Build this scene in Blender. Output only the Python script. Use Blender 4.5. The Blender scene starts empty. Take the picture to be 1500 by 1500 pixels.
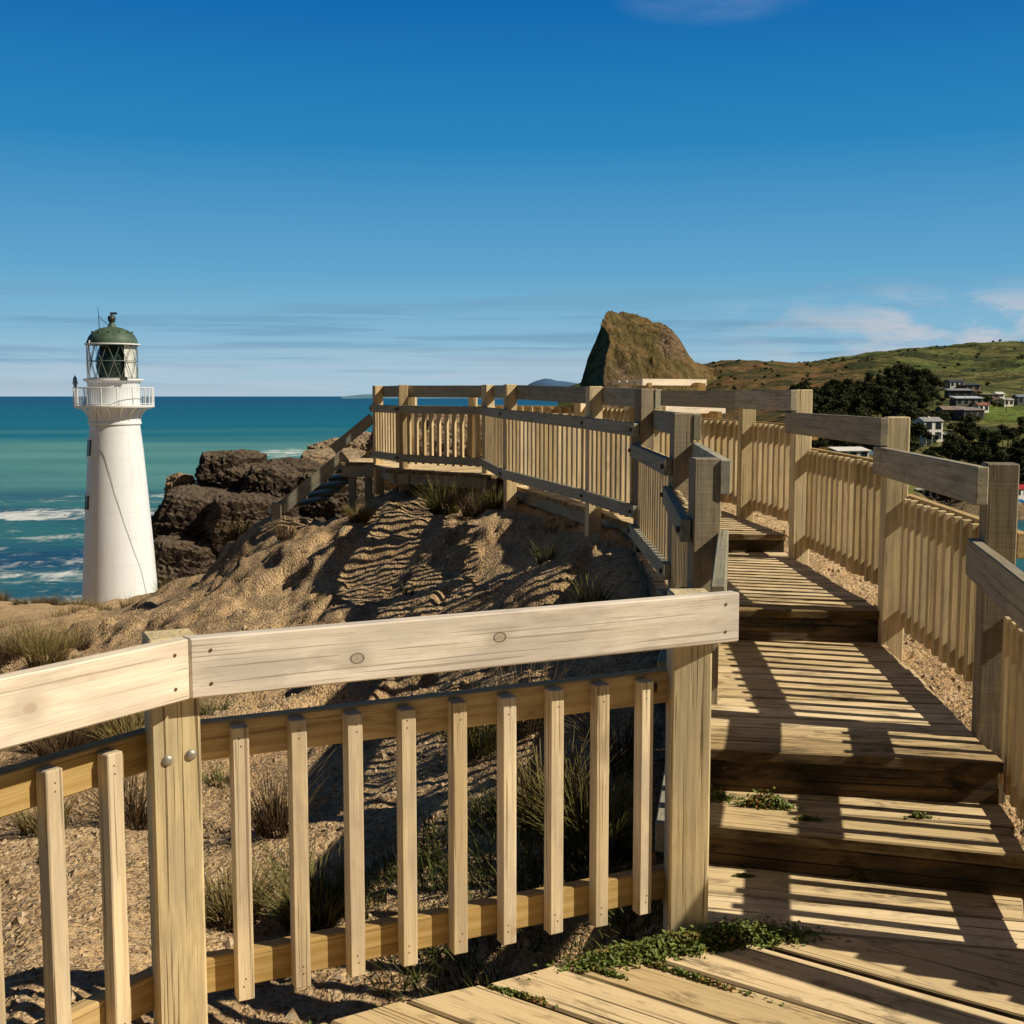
import bpy, bmesh, math, random
import numpy as np
from mathutils import Vector, Matrix, noise as mn
random.seed(7); np.random.seed(7)
R = math.radians
scene = bpy.context.scene
COL = scene.collection
EYE = 1.65; F = 1750.0; PITCH = math.atan(170/F)

# ------------------------------------------------------------------ helpers
def at(px, py, d):
    """world point at forward distance d (m) along the line of sight measured in the photograph"""
    a = (px-750)/F; b = (750-py)/F
    ry = math.cos(PITCH)+b*math.sin(PITCH); rz = -math.sin(PITCH)+b*math.cos(PITCH)
    t = d/ry
    return Vector((a*t, d, EYE+rz*t))

WLOC = {}
def link(o, parent=None):
    COL.objects.link(o)
    if parent is not None: o.parent = parent
    return o
def empty(name, loc, label=None, cat=None, group=None):
    o = bpy.data.objects.new(name, None); o.empty_display_size = .2
    link(o); o.location = loc; WLOC[o.name] = Vector(loc)
    tag(o, label, cat, group); return o
def tag(o, label=None, cat=None, group=None, kind=None):
    if label: o['label'] = label
    if cat: o['category'] = cat
    if group: o['group'] = group
    if kind: o['kind'] = kind
    return o
def place(name, me, mat, parent=None, origin=None):
    """mesh given in world coordinates -> object whose origin sits at its own base centre"""
    if mat is not None and len(me.materials) == 0: me.materials.append(mat)
    n = len(me.vertices)
    co = np.empty(n*3, np.float32); me.vertices.foreach_get('co', co); co = co.reshape(-1, 3)
    if origin is None:
        lo = co.min(0); hi = co.max(0); c = np.array([(lo[0]+hi[0])/2, (lo[1]+hi[1])/2, lo[2]])
    else: c = np.array(origin, float)
    co -= c.astype(np.float32); me.vertices.foreach_set('co', co.ravel()); me.update()
    o = bpy.data.objects.new(name, me)
    link(o, parent)
    pl = WLOC[parent.name] if parent is not None else Vector((0, 0, 0))
    o.location = Vector(c)-pl; WLOC[o.name] = Vector(c)
    return o
def from_np(name, V, Fc, smooth=False):
    me = bpy.data.meshes.new(name)
    me.from_pydata([tuple(v) for v in V], [], [tuple(f) for f in Fc]); me.update()
    if smooth: me.polygons.foreach_set('use_smooth', [True]*len(me.polygons))
    return me
def grid_mesh(name, P, smooth=True):
    n, m, _ = P.shape
    idx = np.arange(n*m).reshape(n, m)
    q = np.stack([idx[:-1, :-1], idx[1:, :-1], idx[1:, 1:], idx[:-1, 1:]], -1).reshape(-1, 4)
    me = bpy.data.meshes.new(name)
    me.vertices.add(n*m); me.vertices.foreach_set('co', P.reshape(-1).astype(np.float32))
    k = len(q); me.loops.add(k*4); me.loops.foreach_set('vertex_index', q.ravel().astype(np.int32))
    me.polygons.add(k); me.polygons.foreach_set('loop_start', np.arange(0, k*4, 4, dtype=np.int32))
    me.update(calc_edges=True); me.validate()
    if smooth: me.polygons.foreach_set('use_smooth', np.ones(k, bool))
    return me

class Wood:
    """collects timber pieces in one mesh; 'gc' = grain coordinates (x along the grain), 'br' = tone of the piece"""
    def __init__(s): s.v = []; s.f = []; s.g = []; s.b = []
    def add(s, corners, axis, ch=.004, br=None, goff=None, ugly=0.0):
        """corners: 8 points (bottom 4 ccw, top 4 ccw); chamfered; axis: grain direction"""
        C = [Vector(c) for c in corners]; ctr = sum(C, Vector())/8
        bm = bmesh.new(); vs = [bm.verts.new(c) for c in C]
        for q in ((3, 2, 1, 0), (4, 5, 6, 7), (0, 1, 5, 4), (1, 2, 6, 5), (2, 3, 7, 6), (3, 0, 4, 7)):
            bm.faces.new([vs[i] for i in q])
        if ch > 0: bmesh.ops.bevel(bm, geom=bm.edges[:], offset=ch, segments=1, affect='EDGES', clamp_overlap=True)
        bm.normal_update(); bm.verts.index_update()
        ax = Vector(axis).normalized()
        up = Vector((0, 0, 1)) if abs(ax.z) < .8 else Vector((0, 1, 0))
        e1 = up.cross(ax).normalized(); e2 = ax.cross(e1)
        if goff is None: goff = (random.uniform(0, 60), random.uniform(-.12, .12), random.choice((-1, 1))*random.uniform(.03, .14))
        if br is None: br = random.random()
        base = len(s.v)
        for v in bm.verts:
            d = v.co-ctr
            s.v.append(v.co[:]); s.g.append((d.dot(ax)+goff[0], d.dot(e1)+goff[1], d.dot(e2)+goff[2])); s.b.append(br)
        for f in bm.faces: s.f.append([base+v.index for v in f.verts])
        bm.free()
    def bar(s, p0, p1, w, h, side=None, mit0=0, mit1=0, **k):
        """timber from p0 to p1; w across (horizontal), h the other way; mit = slanted ends"""
        p0 = Vector(p0); p1 = Vector(p1); ax = (p1-p0).normalized()
        if side is None:
            side = Vector((ax.y, -ax.x, 0)) if abs(ax.z) < .9 else Vector((1, 0, 0))
        side = Vector(side).normalized(); up = side.cross(ax).normalized()
        if abs(ax.z) < .9 and up.z < 0: up = -up
        a = side*(w/2); b = up*(h/2); s0 = ax*mit0*(w/2); s1 = ax*mit1*(w/2)
        cs = [p0-a-b-s0, p1-a-b-s1, p1+a-b+s1, p0+a-b+s0, p0-a+b-s0, p1-a+b-s1, p1+a+b+s1, p0+a+b+s0]
        n = (cs[1]-cs[0]).cross(cs[3]-cs[0])
        if n.dot(cs[4]-cs[0]) < 0: cs = [cs[3], cs[2], cs[1], cs[0], cs[7], cs[6], cs[5], cs[4]]
        s.add(cs, ax, **k)
    def prism(s, quad, z0, z1, axis, dz=(0, 0, 0, 0), **k):
        q = [Vector((p[0], p[1], 0)) for p in quad]
        if (q[1]-q[0]).cross(q[2]-q[0]).z < 0: q = q[::-1]; dz = dz[::-1]
        s.add([Vector((p.x, p.y, z0)) for p in q]+[Vector((p.x, p.y, z1+e)) for p, e in zip(q, dz)], axis, **k)
    def build(s, name, mat, parent=None):
        me = from_np(name, s.v, s.f)
        a = me.attributes.new('gc', 'FLOAT_VECTOR', 'POINT'); a.data.foreach_set('vector', np.array(s.g, np.float32).ravel())
        b = me.attributes.new('br', 'FLOAT', 'POINT'); b.data.foreach_set('value', np.array(s.b, np.float32))
        return place(name, me, mat, parent)

class Geo:
    """plain shapes collected in one mesh"""
    def __init__(s): s.v = []; s.f = []
    def box(s, x0, y0, z0, x1, y1, z1, M=None):
        b = len(s.v)
        for z in (z0, z1):
            for x, y in ((x0, y0), (x1, y0), (x1, y1), (x0, y1)):
                p = Vector((x, y, z)); s.v.append(tuple(M @ p if M else p))
        for q in ((3, 2, 1, 0), (4, 5, 6, 7), (0, 1, 5, 4), (1, 2, 6, 5), (2, 3, 7, 6), (3, 0, 4, 7)): s.f.append([b+i for i in q])
        return s
    def hexa(s, pts):
        b = len(s.v); s.v += [tuple(p) for p in pts]
        for q in ((3, 2, 1, 0), (4, 5, 6, 7), (0, 1, 5, 4), (1, 2, 6, 5), (2, 3, 7, 6), (3, 0, 4, 7)): s.f.append([b+i for i in q])
        return s
    def tube(s, pts, r, n=8, cap=True):
        pts = [Vector(p) for p in pts]; rs = r if isinstance(r, (list, tuple)) else [r]*len(pts)
        base = len(s.v); prev = None
        for i, p in enumerate(pts):
            t = (pts[min(i+1, len(pts)-1)]-pts[max(i-1, 0)]).normalized()
            a = t.orthogonal().normalized() if prev is None else (prev-t*prev.dot(t)).normalized()
            prev = a; c = t.cross(a)
            for k in range(n):
                th = 2*math.pi*k/n; s.v.append(tuple(p+(a*math.cos(th)+c*math.sin(th))*rs[i]))
        for i in range(len(pts)-1):
            for k in range(n):
                k2 = (k+1) % n; s.f.append([base+i*n+k, base+i*n+k2, base+(i+1)*n+k2, base+(i+1)*n+k])
        if cap:
            s.f.append([base+k for k in range(n)][::-1]); s.f.append([base+(len(pts)-1)*n+k for k in range(n)])
        return s
    def lathe(s, c, prof, n=48, a0=0, a1=2*math.pi):
        base = len(s.v); full = abs(a1-a0-2*math.pi) < 1e-6; m = n if full else n+1
        for r, z in prof:
            for k in range(m):
                th = a0+(a1-a0)*k/n; s.v.append((c[0]+r*math.cos(th), c[1]+r*math.sin(th), c[2]+z))
        for i in range(len(prof)-1):
            for k in range(n):
                k2 = (k+1) % m
                s.f.append([base+i*m+k, base+i*m+k2, base+(i+1)*m+k2, base+(i+1)*m+k])
        return s
    def build(s, name, mat, parent=None, smooth=False, origin=None):
        me = from_np(name, s.v, s.f, smooth)
        if smooth:
            try: me.set_sharp_from_angle(angle=R(40))
            except Exception: pass
        return place(name, me, mat, parent, origin)

# ------------------------------------------------------------------ node materials
class NT:
    def __init__(s, name):
        s.m = bpy.data.materials.new(name); s.m.use_nodes = True; s.t = s.m.node_tree; s.t.nodes.clear()
        s.out = s.t.nodes.new('ShaderNodeOutputMaterial'); s.p = s.t.nodes.new('ShaderNodeBsdfPrincipled')
        s.t.links.new(s.p.outputs[0], s.out.inputs[0])
    def n(s, typ, **k):
        o = s.t.nodes.new('ShaderNode'+typ)
        for a, v in k.items(): setattr(o, a, v)
        return o
    def set(s, sock, v):
        if hasattr(v, 'links') or isinstance(v, bpy.types.NodeSocket): s.t.links.new(v, sock)
        elif isinstance(v, (tuple, list)) and len(v) == 3 and sock.type == 'RGBA': sock.default_value = (*v, 1)
        else: sock.default_value = v
    def math(s, op, a, b=0.0, c=0.0, clamp=False):
        o = s.n('Math', operation=op); o.use_clamp = clamp
        s.set(o.inputs[0], a); s.set(o.inputs[1], b); s.set(o.inputs[2], c); return o.outputs[0]
    def vmul(s, v, k):
        o = s.n('VectorMath', operation='MULTIPLY'); s.set(o.inputs[0], v); o.inputs[1].default_value = k; return o.outputs[0]
    def noise(s, v, scale=1, detail=3, rough=.55, dist=0, k=None):
        o = s.n('TexNoise'); s.set(o.inputs['Vector'], s.vmul(v, k) if k else v)
        o.inputs['Scale'].default_value = scale; o.inputs['Detail'].default_value = detail
        o.inputs['Roughness'].default_value = rough; o.inputs['Distortion'].default_value = dist; return o.outputs['Fac']
    def voro(s, v, scale, feature='F1', out='Distance'):
        o = s.n('TexVoronoi', feature=feature); s.set(o.inputs['Vector'], v); o.inputs['Scale'].default_value = scale; return o.outputs[out]
    def rng(s, v, a, b, c=0.0, d=1.0, smooth=False):
        o = s.n('MapRange'); o.interpolation_type = 'SMOOTHSTEP' if smooth else 'LINEAR'
        s.set(o.inputs[0], v)
        for i, q in enumerate((a, b, c, d)): s.set(o.inputs[i+1], q)
        return o.outputs[0]
    def mix(s, f, a, b, blend='MIX'):
        o = s.n('Mix', data_type='RGBA', blend_type=blend); s.set(o.inputs[0], f)
        s.set(o.inputs[6], a); s.set(o.inputs[7], b); return o.outputs[2]
    def bump(s, h, strength, dist):
        o = s.n('Bump'); s.set(o.inputs['Height'], h); o.inputs['Strength'].default_value = strength; o.inputs['Distance'].default_value = dist
        s.t.links.new(o.outputs[0], s.p.inputs['Normal']); return o
    def attr(s, name, out='Vector'):
        o = s.n('Attribute'); o.attribute_name = name; return o.outputs[out]
    def pos(s): return s.n('NewGeometry').outputs['Position']
    def fin(s, col, rough=.8, spec=.3):
        s.set(s.p.inputs['Base Color'], col); s.set(s.p.inputs['Roughness'], rough); s.p.inputs['Specular IOR Level'].default_value = spec
        return s.m
def plain(name, col, rough=.6, spec=.4, var=.12, sc=6, metal=0):
    n = NT(name); tc = n.n('TexCoord').outputs['Object']
    v = n.noise(tc, sc, 4, .6); c = n.mix(n.rng(v, .3, .7), tuple(x*(1-var) for x in col), tuple(min(1, x*(1+var)) for x in col))
    n.p.inputs['Metallic'].default_value = metal
    return n.fin(c, rough, spec)

def wood_mat(name, ca, cb, dark, crack=.5, stain=.3, ringf=170, bumps=.5, knots=(), saw=0, grey=None, greyamt=0.0, edge=0.0):
    n = NT(name); g = n.attr('gc'); br = n.attr('br', 'Fac')
    warp = n.noise(g, 1, 3, .55, 0, (1.1, 7, 7))
    if knots:
        kd = None
        for k in knots:
            o = n.n('VectorMath', operation='SUBTRACT'); n.set(o.inputs[0], g); o.inputs[1].default_value = k
            sc = n.vmul(o.outputs[0], (.75, .15, 1)); l = n.n('VectorMath', operation='LENGTH'); n.set(l.inputs[0], sc)
            kd = l.outputs['Value'] if kd is None else n.math('MINIMUM', kd, l.outputs['Value'])
    else:
        vk = n.voro(n.vmul(g, (1.0, .12, 1.35)), 2.8); kd = n.math('MULTIPLY', vk, .24)
    near = n.rng(kd, .012, .085, 1, 0, True)
    sx = n.n('SeparateXYZ'); n.set(sx.inputs[0], g)
    rad = n.math('SQRT', n.math('ADD', n.math('MULTIPLY', sx.outputs[1], sx.outputs[1]), n.math('MULTIPLY', sx.outputs[2], sx.outputs[2])))
    rad = n.math('ADD', rad, n.math('MULTIPLY', warp, .035)); rad = n.math('ADD', rad, n.math('MULTIPLY', near, .022))
    ring = n.math('SINE', n.math('MULTIPLY', rad, ringf*2.2)); ring = n.rng(ring, -1, 1); ring = n.math('POWER', ring, 1.8)
    fib = n.noise(g, 1, 4, .65, 0, (5, 260, 260)); streak = n.noise(g, 1, 3, .6, 0, (.8, 28, 28)); blot = n.noise(g, 1, 4, .6, .3, (2.2, 9, 9))
    f = n.math('ADD', n.math('MULTIPLY', ring, .6), n.math('MULTIPLY', n.rng(streak, .36, .64), .5))
    c = n.mix(f, ca, cb)
    if grey is not None: c = n.mix(n.math('MULTIPLY', n.rng(blot, .38, .62, 0, 1, True), greyamt), c, grey)
    c = n.mix(n.math('MULTIPLY', n.rng(fib, .50, .34), .5), c, tuple(x*.5+y*.5 for x, y in zip(cb, dark)))
    # checks: long thin cracks in the grain
    ck = n.noise(g, 1, 2, .5, .25, (1.3, 105, 105)); ck = n.rng(ck, .615, .66)
    c = n.mix(n.math('MULTIPLY', ck, crack), c, dark)
    # stains
    st = n.noise(g, 1, 5, .7, .5, (4.5, 13, 13)); c = n.mix(n.math('MULTIPLY', n.rng(st, .50, .66, 0, 1, True), stain), c, dark)
    # knots
    kr = n.math('SINE', n.math('MULTIPLY', n.math('ADD', kd, n.math('MULTIPLY', fib, .004)), 1300))
    kc = n.mix(n.rng(kr, -1, 1), tuple(x*.62 for x in cb), tuple(x*.4+y*.6 for x, y in zip(cb, dark)))
    halo = n.rng(kd, .016, .045, .45, 0, True); c = n.mix(halo, c, tuple(x*.6 for x in cb))
    if knots:
        kn = n.rng(kd, .0125, .0145, .85, 0, True); rim = n.math('MULTIPLY', n.rng(kd, .0105, .0132, 0, 1, True), n.rng(kd, .0135, .0168, 1, 0, True)); core = n.rng(n.math('ADD', kd, n.math('MULTIPLY', fib, .006)), .0055, .0075, 1, 0)
        c = n.mix(kn, c, kc); c = n.mix(n.math('MULTIPLY', rim, n.rng(streak, .3, .6, .55, 1)), c, tuple(x*.6 for x in dark)); c = n.mix(n.math('MULTIPLY', core, .6), c, dark)
    else:
        c = n.mix(n.rng(n.math('ADD', kd, n.math('MULTIPLY', n.math('SUBTRACT', streak, .5), .012)), .006, .013, .8, 0, True), c, tuple(x*.5+y*.5 for x, y in zip(cb, dark)))
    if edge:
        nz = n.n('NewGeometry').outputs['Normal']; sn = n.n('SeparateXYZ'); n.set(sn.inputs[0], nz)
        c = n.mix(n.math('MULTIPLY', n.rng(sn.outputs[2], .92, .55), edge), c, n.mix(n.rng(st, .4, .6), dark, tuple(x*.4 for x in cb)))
    v = n.rng(br, 0, 1, .8, 1.15); hs = n.n('HueSaturation'); n.set(hs.inputs['Value'], v); n.set(hs.inputs['Color'], c)
    n.set(hs.inputs['Saturation'], n.rng(br, 0, 1, 1.08, .9))
    h = n.math('SUBTRACT', n.math('MULTIPLY', fib, .5), n.math('MULTIPLY', ck, .8))
    h = n.math('ADD', h, n.math('MULTIPLY', ring, .2))
    if saw:
        sw = n.noise(g, 1, 2, .6, 0, (saw, 1, 1)); h = n.math('ADD', h, n.math('MULTIPLY', sw, .5))
        c2 = n.mix(n.rng(sw, .35, .65, 0, .25), hs.outputs[0], dark); n.bump(h, bumps, .003); return n.fin(c2, .8, .22)
    n.bump(h, bumps, .003)
    return n.fin(hs.outputs[0], .78, .25)

M = {}
M['rail_pale'] = wood_mat('weathered_pale_rail', (.88, .775, .66), (.74, .625, .51), (.17, .11, .07), .42, .16, 48, .4,
                          knots=((20.12, .05, .107), (20.52, .05, .127)), grey=(.47, .42, .38), greyamt=.6)
M['rail_pale2'] = wood_mat('weathered_pale_timber', (.88, .76, .61), (.75, .61, .455), (.18, .11, .06), .4, .12, 55, .35, grey=(.5, .44, .38), greyamt=.5)
M['post'] = wood_mat('treated_pine_post', (.82, .665, .39), (.66, .51, .28), (.14, .085, .035), .8, .14, 120, .5, saw=0, grey=(.44, .37, .26), greyamt=.55)
M['post_grey'] = wood_mat('grey_sawn_post', (.45, .36, .23), (.33, .265, .175), (.09, .065, .035), .6, .3, 110, .8, saw=90, grey=(.34, .30, .24), greyamt=.7)
M['baluster'] = wood_mat('treated_pine_baluster', (.84, .68, .45), (.66, .51, .31), (.15, .09, .04), .6, .12, 110, .5, grey=(.5, .41, .31), greyamt=.7)
M['baluster_far'] = wood_mat('tan_pine_baluster', (.83, .645, .37), (.65, .475, .245), (.14, .085, .035), .4, .2, 90, .5, grey=(.46, .38, .27), greyamt=.5)
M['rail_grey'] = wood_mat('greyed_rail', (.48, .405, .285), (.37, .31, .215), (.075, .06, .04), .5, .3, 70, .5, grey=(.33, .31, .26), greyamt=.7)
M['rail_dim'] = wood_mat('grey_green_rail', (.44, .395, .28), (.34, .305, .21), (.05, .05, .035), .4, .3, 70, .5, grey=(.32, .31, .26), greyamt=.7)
M['rail_tan'] = wood_mat('tan_lower_rail', (.60, .42, .19), (.45, .295, .115), (.14, .08, .03), .5, .2, 90, .4)
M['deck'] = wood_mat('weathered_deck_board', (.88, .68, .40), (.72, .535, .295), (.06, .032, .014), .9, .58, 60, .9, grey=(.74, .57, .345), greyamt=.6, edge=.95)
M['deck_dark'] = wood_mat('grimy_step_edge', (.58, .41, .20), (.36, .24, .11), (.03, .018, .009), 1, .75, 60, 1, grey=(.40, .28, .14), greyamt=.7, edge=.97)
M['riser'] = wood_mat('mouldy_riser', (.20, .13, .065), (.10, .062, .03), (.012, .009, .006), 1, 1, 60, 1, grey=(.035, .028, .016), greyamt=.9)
M['bolt'] = plain('galvanised_bolt', (.42, .38, .32), .45, .5, .2, 200, .6)
M['nail'] = plain('rusty_nail', (.14, .07, .035), .7, .3, .3, 300)

def ground_mat():
    n = NT('sandy_gravel_earth'); p = n.pos()
    big = n.noise(p, .55, 5, .6); med = n.noise(p, 3.2, 5, .65, .6); fine = n.noise(p, 34, 4, .7)
    c = n.mix(n.rng(big, .35, .65), (.68, .475, .265), (.52, .34, .18))
    c = n.mix(n.rng(med, .50, .72, 0, .75, True), c, (.215, .135, .068))
    c = n.mix(n.rng(med, .44, .30, 0, .6, True), c, (.66, .50, .32))
    v1 = n.n('TexVoronoi'); n.set(v1.inputs['Vector'], p); v1.inputs['Scale'].default_value = 42
    v2 = n.n('TexVoronoi'); n.set(v2.inputs['Vector'], p); v2.inputs['Scale'].default_value = 95
    sx = n.n('SeparateXYZ'); n.set(sx.inputs[0], v1.outputs['Color'])
    c = n.mix(n.math('MULTIPLY', n.rng(sx.outputs[0], .55, 1), .6), c, (.55, .43, .30)); c = n.mix(n.math('MULTIPLY', n.rng(sx.outputs[1], .6, 1), .65), c, (.16, .095, .05))
    c = n.mix(n.rng(fine, .46, .32, 0, .7), c, (.15, .09, .045))
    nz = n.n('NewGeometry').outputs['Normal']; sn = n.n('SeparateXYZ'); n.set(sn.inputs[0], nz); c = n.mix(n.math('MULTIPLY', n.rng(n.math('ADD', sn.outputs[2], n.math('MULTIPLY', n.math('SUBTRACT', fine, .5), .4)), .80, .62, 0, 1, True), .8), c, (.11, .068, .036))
    gn = n.noise(p, .9, 4, .6); c = n.mix(n.rng(gn, .60, .70, 0, .5, True), c, (.20, .165, .06))
    h = n.math('ADD', n.math('MULTIPLY', n.math('SUBTRACT', 1, v1.outputs['Distance']), .6), n.math('MULTIPLY', n.math('SUBTRACT', 1, v2.outputs['Distance']), .3))
    h = n.math('ADD', h, n.math('MULTIPLY', med, 2.0)); h = n.math('ADD', h, n.math('MULTIPLY', fine, .6))
    n.bump(h, .9, .03)
    return n.fin(c, .95, .1)
M['ground'] = ground_mat()

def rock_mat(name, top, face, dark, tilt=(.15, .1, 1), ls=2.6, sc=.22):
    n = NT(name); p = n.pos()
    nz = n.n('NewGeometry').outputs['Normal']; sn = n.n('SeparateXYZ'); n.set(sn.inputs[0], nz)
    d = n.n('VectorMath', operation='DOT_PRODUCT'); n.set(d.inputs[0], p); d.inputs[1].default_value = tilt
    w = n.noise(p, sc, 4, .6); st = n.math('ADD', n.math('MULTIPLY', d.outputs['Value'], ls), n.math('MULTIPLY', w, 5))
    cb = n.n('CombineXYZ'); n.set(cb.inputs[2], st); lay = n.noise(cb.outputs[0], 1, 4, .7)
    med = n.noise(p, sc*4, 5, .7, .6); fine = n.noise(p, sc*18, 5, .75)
    c = n.mix(n.rng(sn.outputs[2], .15, .75, 0, 1, True), face, top)  # light from above put into the colour: paler tops, darker faces
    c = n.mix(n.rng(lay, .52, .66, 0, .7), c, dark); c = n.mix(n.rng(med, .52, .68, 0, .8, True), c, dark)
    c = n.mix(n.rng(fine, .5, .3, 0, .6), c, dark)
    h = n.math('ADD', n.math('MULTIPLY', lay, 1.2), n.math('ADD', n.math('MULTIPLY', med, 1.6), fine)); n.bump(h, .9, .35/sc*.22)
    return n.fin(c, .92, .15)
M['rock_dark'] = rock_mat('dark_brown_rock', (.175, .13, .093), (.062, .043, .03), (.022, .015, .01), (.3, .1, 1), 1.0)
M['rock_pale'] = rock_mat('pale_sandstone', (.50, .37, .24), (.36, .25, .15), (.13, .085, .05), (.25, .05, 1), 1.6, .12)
M['white_paint'] = None
def tower_mat():
    n = NT('white_painted_iron'); tc = n.n('TexCoord').outputs['Object']
    w = n.noise(tc, 1, 4, .6, 0, (1.2, 1.2, .25)); c = n.mix(n.rng(w, .45, .75, 0, .5), (.79, .82, .87), (.70, .70, .69))
    sx = n.n('SeparateXYZ'); n.set(sx.inputs[0], tc); z = n.math('FRACT', n.math('DIVIDE', sx.outputs[2], 2.05))
    seam = n.math('LESS_THAN', z, .012); c = n.mix(n.math('MULTIPLY', seam, .3), c, (.45, .42, .38))
    sk = n.noise(tc, 1, 4, .6, 0, (3.2, 3.2, .12)); c = n.mix(n.rng(sk, .58, .74, 0, .4, True), c, (.52, .42, .32))
    n.bump(n.math('MULTIPLY', seam, -1), .4, .03)
    return n.fin(c, .45, .35)
M['white_paint'] = tower_mat()
M['white_trim'] = plain('white_trim_paint', (.80, .81, .82), .5, .4, .05, 3)
M['green_dome'] = plain('green_painted_dome', (.07, .11, .075), .55, .35, .35, 1.6)
M['dark_iron'] = plain('dark_iron', (.035, .035, .03), .5, .4, .3, 5)
M['glazing_bar'] = plain('grey_glazing_bar', (.15, .165, .15), .5, .4, .1, 5)
M['lens'] = plain('dark_green_lens', (.02, .04, .032), .15, .6, .5, 2)
M['blind'] = plain('white_lantern_blind', (.8, .79, .76), .6, .3, .03, 2)
M['window_dark'] = plain('dark_window_glass', (.02, .025, .03), .3, .4, .2, 2)
M['cable'] = plain('grey_cable', (.3, .3, .29), .6, .3, .1, 2)
def glass_mat():
    n = NT('lantern_glass'); n.p.inputs['Transmission Weight'].default_value = 1; n.p.inputs['IOR'].default_value = 1.02
    n.p.inputs['Alpha'].default_value = .25
    return n.fin((.9, .95, .95), .03, .5)
M['glass'] = glass_mat()

# ------------------------------------------------------------------ sea
def sea_mat():
    n = NT('sea_water'); p = n.pos(); s = n.n('SeparateXYZ'); n.set(s.inputs[0], p)
    Y = s.outputs[1]; X = s.outputs[0]
    bw = n.noise(p, 1, 3, .55, 0, (.0006, .0018, 1)); ly = n.math('LOGARITHM', n.math('MAXIMUM', Y, 60), 10)
    ly = n.math('ADD', ly, n.math('MULTIPLY', n.math('SUBTRACT', bw, .5), .4))
    far = n.rng(ly, 3.06, 3.22, 0, 1, True); mid = n.rng(ly, 2.64, 2.86, 0, 1, True)
    patch = n.noise(p, 1, 4, .6, .4, (.004, .011, 1))
    near = n.mix(n.rng(patch, .38, .6), (.007, .055, .11), (.025, .14, .135))
    midc = n.mix(n.rng(patch, .36, .62), (.075, .235, .19), (.125, .31, .25))
    c = n.mix(mid, near, midc); deep = n.mix(n.rng(ly, 3.2, 4.0, 0, 1), (.002, .135, .175), (.001, .07, .135)); c = n.mix(far, c, deep)
    # white water
    wv = n.noise(p, 1, 9, .76, .9, (.08, .06, 1)); br = n.noise(p, 1, 3, .5, .5, (.008, .022, 1))
    z1 = n.math('MULTIPLY', n.rng(Y, 680, 470, 0, 1, True), n.rng(X, 40, -60, 0, 1, True))
    zone = z1
    for (cx, cy, rx, ry) in ((-188, 985, 46, 150), (-118, 430, 30, 60), (-150, 560, 40, 25)):
        dx = n.math('DIVIDE', n.math('SUBTRACT', X, cx), rx); dy = n.math('DIVIDE', n.math('SUBTRACT', Y, cy), ry)
        d = n.math('ADD', n.math('MULTIPLY', dx, dx), n.math('MULTIPLY', dy, dy)); zone = n.math('MAXIMUM', zone, n.rng(d, 1, 0, 0, 1.25, True))
    lac = n.voro(n.vmul(p, (.05, .11, 1)), 1, 'DISTANCE_TO_EDGE'); lace = n.rng(lac, .10, .0)
    f = n.math('ADD', n.math('MULTIPLY', wv, 1.0), n.math('MULTIPLY', br, .8)); f = n.math('ADD', f, n.math('MULTIPLY', zone, .30)); f = n.math('ADD', f, n.math('MULTIPLY', lace, .05))
    foam = n.rng(f, 1.19, 1.42, 0, .95, True)
    caps = n.noise(p, 1, 4, .6, .5, (.02, .07, 1)); caps = n.math('MULTIPLY', n.rng(caps, .74, .78), n.rng(Y, 2500, 700, 0, .55)); foam = n.math('MAXIMUM', foam, caps)
    c = n.mix(foam, c, (.72, .74, .74))
    h = n.math('ADD', n.math('MULTIPLY', n.noise(p, 1, 5, .6, .4, (.05, .14, 1)), 2.2), n.math('MULTIPLY', n.noise(p, 1, 4, .6, .3, (.3, .6, 1)), .45))
    n.bump(h, .75, 1.0)
    return n.fin(c, n.rng(foam, 0, 1, .38, .8), .2)
SEA = -45.0
g = Geo(); g.v = [(-90000, -500, SEA), (90000, -500, SEA), (90000, 120000, SEA), (-90000, 120000, SEA)]; g.f = [[0, 1, 2, 3]]
tag(g.build('sea', sea_mat(), origin=(0, 0, SEA)), kind='structure')

# ------------------------------------------------------------------ smooth interpolation of heights
class TPS:
    def __init__(s, P, z, lam=1e-4):
        P = np.array(P, float); z = np.array(z, float); n = len(P)
        d = np.linalg.norm(P[:, None]-P[None], axis=2); K = np.where(d > 0, d*d*np.log(d+1e-12), 0)+lam*np.eye(n)
        A = np.zeros((n+3, n+3)); A[:n, :n] = K; A[:n, n] = 1; A[:n, n+1:] = P; A[n, :n] = 1; A[n+1:, :n] = P.T
        s.w = np.linalg.solve(A, np.concatenate([z, np.zeros(3)])); s.P = P
    def __call__(s, X, Y):
        sh = X.shape; Q = np.stack([X.ravel(), Y.ravel()], 1); out = np.empty(len(Q)); n = len(s.P)
        for i in range(0, len(Q), 20000):
            q = Q[i:i+20000]; d = np.linalg.norm(q[:, None]-s.P[None], axis=2)
            out[i:i+20000] = np.where(d > 0, d*d*np.log(d+1e-12), 0) @ s.w[:n]+s.w[n]+q @ s.w[n+1:]
        return out.reshape(sh)
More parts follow.
